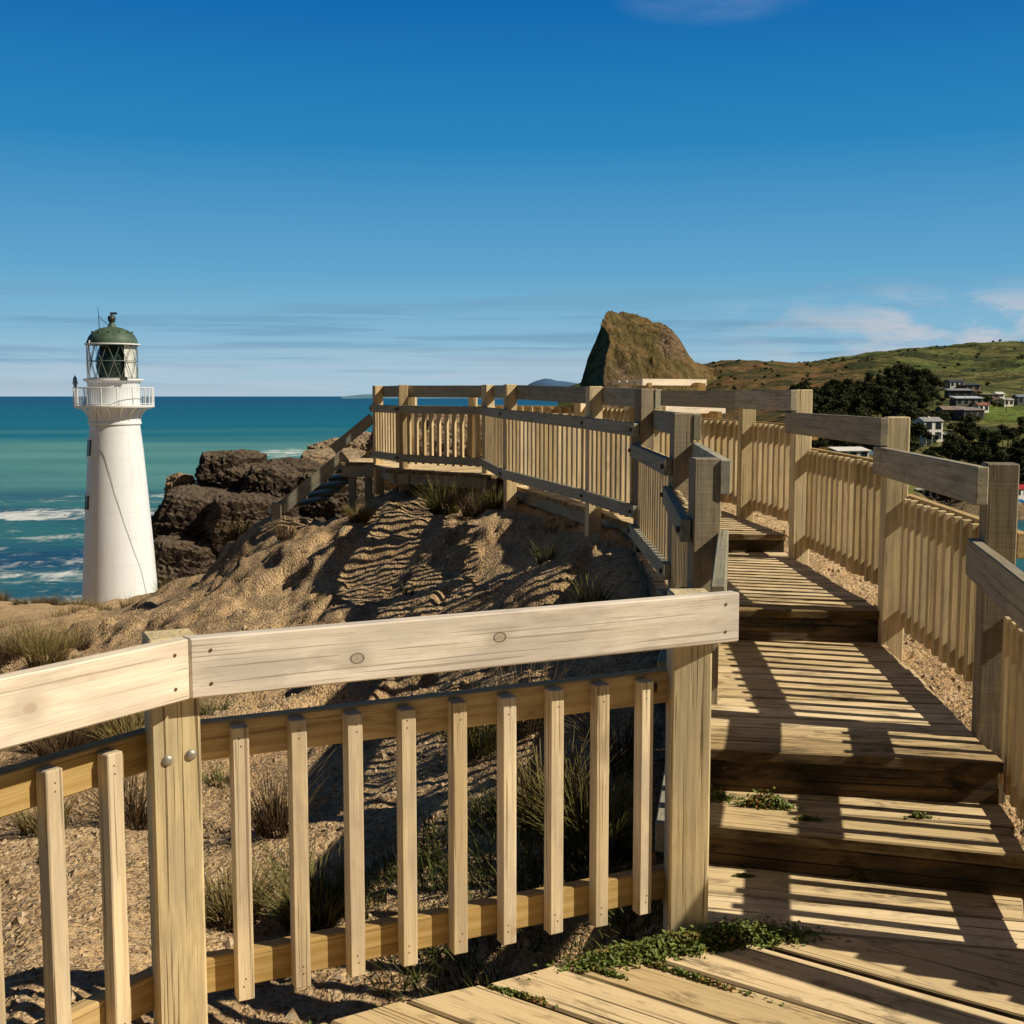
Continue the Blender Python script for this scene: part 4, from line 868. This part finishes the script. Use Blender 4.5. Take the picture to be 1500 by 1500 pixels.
for k in range(150): px_ = rs.choice((1060, 1120, 1180, 1230, 1275, 1330, 1375, 1440, 1490))+rs.gauss(0, 14); d = rs.choice((1150, 1350, 1500, 1700, 1900))+rs.gauss(0, 70); tree(px_, d, rs.choice((4, 5)), rs.uniform(.3, .8), 'dark scrub bush dotted over the far green hill', 'bushes on the far hill', 'bush', 'hill_bush')

# ------------------------------------------------------------------ houses
HM = {}
def hm(col, rough=.6):
    k = tuple(col)
    if k not in HM: HM[k] = plain('house_paint_%d' % len(HM), col, rough, .35, .08, 1.5)
    return HM[k]
def house(label, px, py, d, w, dep, h, wall, roof, rk='skillion', win=(3, 1), storey=1, name='house', yaw=None, trim=(.7, .69, .66)):
    c = at(px, py, d); yaw = rs.uniform(.05, .4) if yaw is None else yaw; w *= 1.15; h *= 1.12
    r = empty(name, (c.x, c.y, c.z), label, 'house'); Mx = Matrix.Translation(c) @ Matrix.Rotation(yaw, 4, 'Z')
    g = Geo(); g.box(-w/2, 0, -3, w/2, dep, h, Mx); wl = g.build('wall', hm(wall), r)
    g = Geo(); e = .5
    if rk == 'gable':
        rise = dep*.22
        for s0, s1 in ((0, dep/2), (dep, dep/2)):
            sg = -e if s0 == 0 else e
            pts = [(-w/2-e, s0+sg, h-.1), (w/2+e, s0+sg, h-.1), (w/2+e, s1, h+rise), (-w/2-e, s1, h+rise)]
            if s0: pts = [pts[1], pts[0], pts[3], pts[2]]
            g.hexa([Mx @ Vector(p) for p in pts]+[Mx @ (Vector(p)+Vector((0, 0, .18))) for p in pts])
        for x in (-w/2, w/2-.1):
            g2 = Geo(); b = len(g2.v); g2.v += [tuple(Mx @ Vector(p)) for p in ((x, 0, h), (x, dep, h), (x, dep/2, h+rise), (x+.1, 0, h), (x+.1, dep, h), (x+.1, dep/2, h+rise))]; g2.f += [[b+2, b+1, b], [b+3, b+4, b+5], [b, b+3, b+5, b+2], [b+1, b+2, b+5, b+4]]
            g2.build('gable_end', hm(wall), r)
    else:
        rise = dep*.16 if rk == 'skillion' else .05
        pts = [(-w/2-e, -e*1.6, h+.02), (w/2+e, -e*1.6, h+.02), (w/2+e, dep+e, h+.02+rise), (-w/2-e, dep+e, h+.02+rise)]
        g.hexa([Mx @ Vector(p) for p in pts]+[Mx @ (Vector(p)+Vector((0, 0, .22))) for p in pts])
    rf = g.build('roof', hm(roof, .45), r)
    for s_ in range(storey):
        zb = h*s_/storey+.8; zt_ = h*(s_+1)/storey-.45; nw = win[0]
        for k in range(nw):
            x0 = -w/2+w*(k+.18)/nw; x1 = -w/2+w*(k+.82)/nw
            g = Geo(); [g.box(*q, Mx) for q in ((x0-.1, -.06, zb-.1, x1+.1, .02, zb), (x0-.1, -.06, zt_, x1+.1, .02, zt_+.1), (x0-.1, -.06, zb, x0, .02, zt_), (x1, -.06, zb, x1+.1, .02, zt_))]
            fr = g.build('window', hm(trim), wl); g = Geo(); g.box(x0+.002, -.03, zb+.002, x1-.002, .01, zt_-.002, Mx); g.build('pane', M['window_dark'], fr)
    return r, Mx, rf
WH = (.74, .73, .69); DK = (.06, .06, .062); BR = (.17, .13, .105)
r_, Mx, rf = house('topmost house on the hillside, dark roof and white base', 1402, 567, 920, 11, 8, 3.6, (.5, .49, .47), DK, 'gable', (3, 1))
house('red-brown house behind the white one, second from the top of the hillside', 1426, 573, 890, 10, 7, 4.0, (.25, .12, .085), DK, 'skillion', (2, 1))
house('dark-walled house with a long grey roof below the topmost house', 1408, 584, 835, 15, 8, 5.0, DK, (.30, .30, .31), 'skillion', (3, 1), trim=(.12, .12, .12))
house('maroon and white house at the right of the hillside cluster', 1450, 590, 850, 14, 8, 5.4, (.17, .075, .07), (.72, .7, .67), 'flat', (3, 1), 2)
house('small white house with a pale roof right of the maroon one', 1466, 589, 858, 6, 6, 5.2, WH, (.66, .64, .60), 'gable', (1, 1), 2)
r_, Mx, rf = house('house with a pale blue-grey roof and dark verandah in mid cluster', 1420, 594, 765, 16, 8, 4.0, (.13, .12, .115), (.52, .56, .62), 'skillion', (4, 1), trim=(.6, .6, .58))
g = Geo(); g.lathe(Mx @ Vector((-1, 3, 4.6)), [(.5, 0), (.5, .9), (.7, 1.0), (.3, 1.4), (.02, 1.45)], 10); g.build('chimney', hm(WH), rf)
house('wide low house with brown roof, left of two brown roofs', 1400, 612, 705, 14, 9, 4.2, (.10, .085, .07), (.26, .205, .17), 'gable', (3, 1), trim=(.2, .18, .16))
house('wide low house with brown roof, right of two brown roofs', 1427, 613, 690, 13, 9, 4.2, (.09, .075, .065), (.30, .24, .20), 'skillion', (3, 1), trim=(.2, .18, .16))
r_, Mx, rf = house('white two-storey house with grey roof and domed chimney', 1367, 646, 560, 9, 8, 8.2, WH, (.34, .33, .33), 'gable', (2, 1), 2)
g = Geo(); g.lathe(Mx @ Vector((-.5, 3.4, 9.8)), [(.5, -.5), (.5, .8), (.75, .9), (.6, 1.4), (.1, 1.7), (.02, 1.75)], 12); g.build('chimney', hm(WH), rf)
g = Geo(); g.box(-6.5, -3.2, 2.7, 4.6, 0, 2.95, Mx); g.build('verandah_roof', hm(DK), r_)
for x in (-6.3, -3, .8, 4.3): Geo().box(x, -3.1, -2, x+.15, -2.95, 2.7, Mx).build('verandah_post', hm(WH), r_)
g = Geo(); g.box(4.5, .5, -2, 11.5, 6, 4.0, Mx); g.build('side_wing', hm((.62, .58, .50)), r_)
for x in (5.4, 8.6): Geo().box(x, .42, .6, x+1.8, .51, 3.0, Mx).build('wing_window', M['window_dark'], r_)
house('small cream cottage between the maroon house and the paddock', 1478, 594, 840, 7, 6, 3.4, (.70, .66, .55), (.40, .38, .36), 'gable', (2, 1))
house('small white-walled house with a brick-red roof above the brown roofs', 1441, 603, 740, 7, 6, 3.6, WH, (.30, .12, .08), 'gable', (2, 1))
house('cream bungalow on the hill left of the white two-storey house', 1338, 655, 570, 9, 6, 3.2, (.62, .57, .46), (.30, .29, .28), 'gable', (3, 1))
house('dark house at the right edge above the paddock', 1500, 592, 850, 9, 7, 4.6, (.07, .075, .085), (.22, .25, .29), 'gable', (2, 1))
house('long white beach building with a band of dark glass', 1368, 731, 505, 14, 6, 3.6, (.62, .60, .56), (.55, .53, .5), 'flat', (5, 1))
house('low white-roofed shed above the fence rail', 1250, 672, 520, 13, 8, 3.0, (.55, .54, .52), (.82, .81, .78), 'skillion', (3, 1), name='shed')
house('small blue-roofed shed beside the white roof', 1277, 662, 560, 6, 5, 3, (.12, .22, .35), (.06, .22, .42), 'flat', (1, 1), name='shed')
house('red-roofed white boatshed at the right edge by the beach', 1503, 728, 482, 11, 6, 3.0, (.72, .71, .69), (.42, .035, .04), 'gable', (3, 1), name='boatshed')
for px_, py_, d_, lb in ((1352, 640, 640, 'power pole left of the white two-storey house'), (1474, 604, 760, 'power pole beside the green paddock'), (1438, 582, 880, 'power pole among the upper hillside houses')):
    c = at(px_, py_, d_); c.z = hz1(c.x, c.y); r_ = empty('power_pole', c, lb, 'power pole', 'power poles in the village'); Geo().tube([c+Vector((0, 0, -1)), c+Vector((0, 0, 9))], [.2, .14], 7).build('pole', M['bark'], r_); Geo().box(c.x-1.1, c.y-.08, c.z+8.2, c.x+1.1, c.y+.08, c.z+8.4).build('crossarm', M['bark'], r_)
# vehicles on the shore road
def vehicle(name, label, cat, px, py, d, L_, W_, H_, col, yaw):
    c = at(px, py, d); r = empty(name, (c.x, c.y, c.z), label, cat); Mx = Matrix.Translation(c) @ Matrix.Rotation(yaw, 4, 'Z'); g = Geo(); hl = L_/2
    for (z0_, z1_, a0, a1, b0, b1, w0, w1) in ((.35, .95, -hl, hl, -hl+.08, hl-.1, W_/2, W_/2-.03), (.95, H_, -hl+.08, hl-.9, -hl+.35, hl-1.6, W_/2-.03, W_/2-.2)):
        g.hexa([Mx @ Vector(p) for p in ((a0, -w0, z0_), (a1, -w0, z0_), (a1, w0, z0_), (a0, w0, z0_), (b0, -w1, z1_), (b1, -w1, z1_), (b1, w1, z1_), (b0, w1, z1_))])
    bd = g.build('body', hm(col, .3), r)
    g = Geo(); y_ = W_/2-.08
    for sg in (-1, 1): g.hexa([Mx @ Vector(p) for p in ((-hl+.45, sg*(y_-.03), 1.02), (hl-1.2, sg*(y_-.03), 1.02), (hl-1.2, sg*(y_+.02), 1.02), (-hl+.45, sg*(y_+.02), 1.02), (-hl+.6, sg*(y_-.15), H_-.12), (hl-1.7, sg*(y_-.15), H_-.12), (hl-1.7, sg*(y_-.08), H_-.12), (-hl+.6, sg*(y_-.08), H_-.12))])
    g.build('window', M['window_dark'], r)
    for sx in (-hl+.8, hl-.85):
        for sg in (-1, 1):
            g = Geo(); c0 = Mx @ Vector((sx, sg*(W_/2-.22), .34)); c1 = Mx @ Vector((sx, sg*(W_/2+.01), .34)); g.tube([c0, c1], .34, 14); g.build('wheel', M['dark_iron'], r)
vehicle('parked_van', 'white van parked right of the long white beach building', 'van', 1391, 730, 498, 4.8, 1.9, 2.0, WH, .1)
vehicle('parked_car', 'bright blue car parked below the red-roofed boatshed', 'car', 1494, 737, 470, 4.6, 1.8, 1.5, (.02, .18, .50), .15)

# ------------------------------------------------------------------ grasses
def blades(V, Fc, T_, c, n, h, rad, rs, lean=.5, wd=.004, droop=.5):
    for _ in range(n):
        a = rs.uniform(0, 6.28); r0 = rad*math.sqrt(rs.random()); b = Vector((c[0]+r0*math.cos(a), c[1]+r0*math.sin(a), c[2]-.01)); L_ = h*rs.uniform(.5, 1.1); th_ = a+rs.uniform(-.7, .7); ln = lean*rs.uniform(.15, 1.1); d = Vector((math.cos(th_), math.sin(th_), 0)); s = Vector((-d.y, d.x, 0)); k = len(V); w_ = wd*rs.uniform(.7, 1.3)
        s = (s*math.cos(a*3)+d*math.sin(a*3)).normalized()
        for q in range(4):
            f = q/3; p = b+d*L_*(ln*f*(.5+.5*f))+Vector((0, 0, L_*(f-droop*ln*f*f*.6))); ww = w_*(1-f*.85)
            V += [tuple(p-s*ww), tuple(p+s*ww)]; T_ += [f, f]
        for q in range(3): Fc.append((k+q*2, k+q*2+1, k+q*2+3, k+q*2+2))
def grass_mat(name, root_, mid_, tip_):
    n = NT(name); t = n.attr('bt', 'Fac'); p = n.pos(); w = n.noise(p, 9, 2); c = n.mix(n.rng(t, 0, .45), root_, mid_); c = n.mix(n.rng(t, .4, 1), c, tip_); c = n.mix(n.rng(w, .4, .65, 0, .5), c, tuple(x*.55 for x in mid_))
    n.p.inputs['Subsurface Weight'].default_value = 0
    return n.fin(c, .7, .2)
M['tussock'] = grass_mat('straw_tussock', (.05, .035, .015), (.17, .125, .045), (.34, .26, .11)); M['tussock_green'] = grass_mat('olive_tussock', (.03, .03, .01), (.11, .105, .028), (.27, .23, .08)); M['dead'] = grass_mat('dead_brown_tussock', (.04, .025, .014), (.12, .08, .042), (.24, .17, .095)); M['green_grass'] = grass_mat('green_grass', (.018, .022, .006), (.075, .095, .02), (.22, .21, .06))
def fin_grass(name, V, Fc, T_, mat, origin=None):
    me = from_np(name, V, Fc); a = me.attributes.new('bt', 'FLOAT', 'POINT'); a.data.foreach_set('value', np.array(T_, np.float32)); return place(name, me, mat, origin=origin)
def tussock(x, y, h, rad, n, mat, label, group=None, seed=0, lean=.8, wd=.004):
    r_ = random.Random(seed+int(x*100)+int(y*10)); V = []; Fc = []; T_ = []; blades(V, Fc, T_, (x, y, gz(x, y)), n, h, rad, r_, lean, wd); o = fin_grass('grass_tussock', V, Fc, T_, mat); return tag(o, label, 'grass tussock', group)
def tpx(px, d): return ((px-750)/F*d*1.0, d)
S = ((650, 14.0, .55, .14, 420, 'tussock_green', 'largest olive-yellow grass tussock, under the lookout platform'), (692, 13.6, .42, .12, 240, 'dead', 'brown tussock close to the right of the largest one under the platform'), (723, 12.9, .3, .09, 170, 'tussock_green', 'small tussock beside the support post right under the platform'), (524, 14.4, .28, .11, 260, 'tussock', 'bright straw tussock near the foot of the timber stairs'),
     (418, 15.2, .3, .12, 160, 'dead', 'low dull tussock just below the bottom of the stairs'), (345, 17.0, .34, .12, 200, 'tussock', 'straw tussock on the bank edge right of the lighthouse'), (240, 20.0, .36, .16, 220, 'tussock_green', 'small green tussock beside the lighthouse foot'), (180, 22.0, .32, .12, 120, 'tussock', 'thin straw tussock in front of the lighthouse foot'),
     (800, 9.6, .24, .07, 90, 'tussock_green', 'tiny tussock on the shaded bank under the fence'), (868, 8.0, .3, .08, 140, 'tussock_green', 'small olive tussock in deep shade near the end of the pale rail'))
for k, (px, d, h, rad, n, m, lb) in enumerate(S): tussock(*tpx(px, d), h, rad, n, M[m], lb, seed=k)
rs = random.Random(5)
for k in range(9): tussock(*tpx(-30+k*21+rs.uniform(-6, 6), 22.6+rs.uniform(-.8, .8)), rs.uniform(.25, .4), .2, 130, M['tussock'], 'straw tussock in the row along the bank edge left of the lighthouse', 'tussocks along the bank edge left of the lighthouse', 50+k)
for k in range(14): tussock(*tpx(-20+k*11+rs.uniform(-5, 5), 84+rs.uniform(-6, 3)), rs.uniform(.5, .95), .5, 130, M[rs.choice(('tussock', 'tussock', 'dead'))], 'straw tussock on the rocky ground at the left foot of the lighthouse', 'tussocks at the left foot of the lighthouse', 150+k, .8, .018)
for k, (px, d) in enumerate(((8, 11.6), (40, 11.9), (70, 12.6), (20, 12.6), (-20, 11.5), (55, 11.0), (100, 13.8))): tussock(*tpx(px, d), rs.uniform(.34, .5), .16, 260, M[rs.choice(('tussock', 'tussock_green', 'dead'))], 'tussock in the straw clump above the left end of the pale rail', 'straw clump above the left end of the rail', 70+k, .9)
for k, (px, d) in enumerate(((60, 7.9), (110, 7.6), (150, 7.8), (185, 7.4), (25, 8.2), (130, 8.2), (200, 8.0), (75, 7.3))): tussock(*tpx(px, d), rs.uniform(.3, .42), .13, 250, M[rs.choice(('tussock', 'dead', 'tussock'))], 'dry tussock in the strip below the left half of the pale rail', 'dry tussocks below the left rail', 90+k, .9)
T2 = ((180, 5.9, .42, .12, 300, 'dead', 'tall dead tussock just left of the nearest corner post'), (45, 5.7, .26, .1, 170, 'tussock', 'short straw tussock left of the near balusters'), (305, 8.6, .16, .1, 120, 'green_grass', 'low green clump just right of the corner post, under the rail'), (318, 6.6, .12, .1, 140, 'green_grass', 'green sprig right of the corner post below the middle rail'), (398, 5.5, .38, .1, 240, 'dead', 'grey-brown dead tussock between the first two balusters'),
      (322, 4.55, .24, .12, 420, 'tussock', 'yellow straw tussock behind the first baluster'), (455, 4.5, .28, .13, 420, 'tussock_green', 'yellow-green tussock behind the second and third balusters'), (700, 6.0, .38, .13, 420, 'tussock_green', 'tall dark tussock behind the fifth baluster'), (770, 6.1, .45, .12, 260, 'dead', 'bleached tussock right of the tall dark one'), (810, 4.8, .38, .14, 380, 'tussock', 'straw tussock behind the seventh baluster'), (880, 4.55, .38, .14, 460, 'tussock_green', 'big arching tussock behind the eighth baluster, near the steps'),
      (915, 5.3, .4, .1, 200, 'dead', 'wispy dead tussock next to the wooden post by the steps'))
for k, (px, d, h, rad, n, m, lb) in enumerate(T2): tussock(*tpx(px, d), h, rad, n, M[m], lb, seed=200+k, wd=.0032, lean=.95)
for k in range(34): tussock(*tpx(rs.uniform(60, 860), rs.uniform(7.5, 15.5)), rs.uniform(.07, .16), .07, 50, M[rs.choice(('dead', 'tussock', 'tussock_green'))], 'small dry tuft scattered on the bare sandy bank', 'small dry tufts scattered on the bank', 400+k, 1.0, .003)
# green turf behind the near fence, too fine to count
V = []; Fc = []; T_ = []; rs = random.Random(9)
for k in range(420):
    px = rs.uniform(360, 965); d = rs.uniform(3.55, 5.2)
    if px < 520 and rs.random() < .5: continue
    x, y = tpx(px, d)
    if y-3.03-(x+.8)*.45 < .16 or x > .5: continue
    if fbm(np.array([x]), np.array([y]), 1.7, 3, 40)[0] < -.12: continue
    blades(V, Fc, T_, (x, y, gz(x, y)), 20, rs.uniform(.06, .17), .09, rs, .95, .0032)
for k in range(150):
    f = rs.random(); x = -.8+1.35*f; y = 2.93+.63*f+rs.uniform(.02, .2); blades(V, Fc, T_, (x, y, gz(x, y)), 14, rs.uniform(.06, .14), .06, rs, 1, .003)
tag(fin_grass('grass', V, Fc, T_, M['green_grass'], (0, 0, 0)), 'rough green grass behind the nearest fence', None, None, 'stuff')
# creeping plant on the landing and step
def leaves(spots, name, label):
    V = []; Fc = []; rs = random.Random(4); C_ = []
    for (x, y, z, sx, sy, rot, n, hh) in spots:
        for _ in range(n):
            u_, v_ = rs.gauss(0, .45), rs.gauss(0, .45); c = Vector((x+sx*u_*math.cos(rot)-sy*v_*math.sin(rot), y+sx*u_*math.sin(rot)+sy*v_*math.cos(rot), z+abs(rs.gauss(0, .5))*hh*math.exp(-(u_*u_+v_*v_)))); s = rs.uniform(.0045, .0115); nn = Vector((rs.gauss(0, .6), rs.gauss(0, .6), 1)).normalized(); t = nn.orthogonal().normalized(); b = nn.cross(t); a = rs.uniform(0, 6.28); t, b = t*math.cos(a)+b*math.sin(a), b*math.cos(a)-t*math.sin(a); k = len(V)
            V += [tuple(c-t*s), tuple(c+b*s*.6+nn*s*.2), tuple(c+t*s), tuple(c-b*s*.6+nn*s*.2)]; Fc.append((k, k+1, k+2, k+3))
    n = NT('creeping_plant_leaf'); p = n.pos(); w = n.noise(p, 60, 2); w2 = n.noise(p, 7, 3); c = n.mix(n.rng(w, .35, .65), (.085, .125, .018), (.20, .235, .05)); c = n.mix(n.math('MULTIPLY', n.rng(w2, .5, .62, 0, 1), n.rng(w, .45, .6)), c, (.30, .12, .035))
    me = from_np(name, V, Fc); o = place(name, me, n.fin(c, .55, .35), origin=(0, 0, 0)); return tag(o, label, None, None, 'stuff')
leaves([(.52, 3.44, .0, .22, .05, R(12), 2600, .05), (.70, 3.50, .0, .22, .06, R(5), 2200, .06), (.34, 3.38, .0, .2, .05, R(20), 1500, .04), (.25, 3.30, .0, .09, .012, R(-33), 260, .015), (.5, 3.27, .002, .2, .010, R(-35), 300, .012), (.02, 3.16, .0, .1, .01, R(-30), 200, .012),
        (.93, 4.26, .15, .10, .03, R(-12), 900, .05), (.72, 4.36, .15, .10, .03, R(-12), 900, .04), (1.05, 4.12, .15, .05, .012, R(-12), 120, .02), (1.45, 4.14, .15, .05, .012, R(-12), 140, .02), (.8, 3.98, .0, .03, .01, 0, 80, .015), (1.2, 3.95, 0, .05, .012, 0, 120, .02), (-.55, 3.07, -.1, .1, .05, .4, 400, .06)],
       'creeping_plant', 'low green and red creeping plant spreading over the deck by the fence post')

# ------------------------------------------------------------------ sky, sun, camera
SUN = Vector((1.14, -.33, 1.0)).normalized()
world = bpy.data.worlds.new('World'); scene.world = world; world.use_nodes = True; nt = world.node_tree; nt.nodes.clear()
class WN(NT):
    def __init__(s, t): s.t = t
wn = WN(nt); out = wn.n('OutputWorld'); bg = wn.n('Background'); nt.links.new(bg.outputs[0], out.inputs[0]); bg.inputs['Strength'].default_value = .1
sky = wn.n('TexSky'); sky.sky_type = 'NISHITA'; sky.sun_disc = False; sky.sun_elevation = math.asin(SUN.z); sky.sun_rotation = math.atan2(SUN.x, SUN.y); sky.air_density = 1.0; sky.dust_density = .6; sky.ozone_density = 2.5
dirv = wn.n('TexCoord').outputs['Generated']; s = wn.n('SeparateXYZ'); wn.set(s.inputs[0], dirv); z = s.outputs[2]; az = wn.math('ARCTAN2', s.outputs[0], s.outputs[1])
ramp = wn.n('ValToRGB'); wn.set(ramp.inputs[0], wn.rng(z, 0, .8)); cr = ramp.color_ramp
stops = ((0.0, (.40, .58, .70)), (.05, (.25, .49, .66)), (.125, (.115, .375, .61)), (.25, (.018, .23, .51)), (.38, (.0005, .135, .425)), (.55, (.002, .05, .17)), (1.0, (.001, .02, .07)))
while len(cr.elements) < len(stops): cr.elements.new(.5)
for e, (p_, c_) in zip(cr.elements, stops): e.position = p_; e.color = (*c_, 1)
nish = wn.mix(1.0, sky.outputs[0], (.1, .1, .1), 'MULTIPLY')
base_sky = wn.mix(.96, nish, ramp.outputs[0])
cb = wn.n('CombineXYZ'); wn.set(cb.inputs[0], wn.math('MULTIPLY', az, 2.2)); wn.set(cb.inputs[1], wn.math('MULTIPLY', z, 58)); cv = cb.outputs[0]
n1 = wn.noise(cv, 1.7, 6, .58, .35); n2 = wn.noise(cv, .55, 3, .5)
band = wn.math('MULTIPLY', wn.rng(z, .105, .055, 0, 1, True), wn.rng(z, -.002, .008, 0, 1))
st_ = wn.rng(wn.math('ADD', wn.math('MULTIPLY', n1, .7), wn.math('MULTIPLY', n2, .45)), .53, .66, 0, 1, True)
c = wn.mix(wn.math('MULTIPLY', wn.math('MULTIPLY', st_, band), .75), base_sky, (.16, .345, .50))
# paler mauve haze bank low over the horizon
n3 = wn.noise(cv, .9, 5, .6, .2); hz_ = wn.math('MULTIPLY', wn.rng(z, .055, .012, 0, 1, True), wn.rng(n3, .33, .58, 0, 1, True)); c = wn.mix(wn.math('MULTIPLY', hz_, .7), c, (.47, .57, .66))
# brighter cumulus low on the right
cb2 = wn.n('CombineXYZ'); wn.set(cb2.inputs[0], wn.math('MULTIPLY', az, 9)); wn.set(cb2.inputs[1], wn.math('MULTIPLY', z, 30)); n4 = wn.noise(cb2.outputs[0], 1.3, 6, .6, .4)
rt = wn.math('MULTIPLY', wn.rng(az, .13, .36, 0, 1, True), wn.rng(wn.math('ABSOLUTE', wn.math('SUBTRACT', z, .045)), .05, .012, 0, 1, True)); cu = wn.math('MULTIPLY', rt, wn.rng(n4, .40, .62, 0, 1, True)); c = wn.mix(wn.math('MULTIPLY', cu, .9), c, (.56, .57, .62))
# one thin high wisp near the top
wa = wn.math('DIVIDE', wn.math('SUBTRACT', az, .165), .09); wz = wn.math('DIVIDE', wn.math('SUBTRACT', z, .302), .022); dd = wn.math('ADD', wn.math('MULTIPLY', wa, wa), wn.math('MULTIPLY', wz, wz)); wis = wn.math('MULTIPLY', wn.rng(dd, 1, 0, 0, 1, True), wn.rng(n4, .3, .75, 0, 1)); c = wn.mix(wn.math('MULTIPLY', wis, .45), c, (.20, .33, .56))
c = wn.mix(wn.rng(s.outputs[1], .40, -.15, 0, .86, True), c, (.02, .03, .045))  # unseen sky behind the camera darkened to weaken the fill light
c = wn.mix(1.0, c, (10, 10, 10), 'MULTIPLY')
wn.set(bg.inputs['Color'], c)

sun = bpy.data.lights.new('sun', 'SUN'); sun.energy = 5.0; sun.angle = R(.53); sun.color = (1, .90, .70)
so = bpy.data.objects.new('sun', sun); link(so); so.rotation_euler = SUN.to_track_quat('Z', 'Y').to_euler(); so.location = (20, -6, 25)
cam = bpy.data.cameras.new('camera'); cam.sensor_width = 36; cam.lens = 36*F/1500; cam.clip_start = .05; cam.clip_end = 200000
co = bpy.data.objects.new('camera', cam); link(co); co.location = (0, 0, EYE); co.rotation_euler = (math.pi/2-PITCH, 0, 0); scene.camera = co
scene.view_settings.view_transform = 'Standard'; scene.view_settings.look = 'None'; scene.view_settings.exposure = 0; scene.view_settings.gamma = 1
scene.render.engine = 'CYCLES'; scene.render.resolution_x = scene.render.resolution_y = 1024
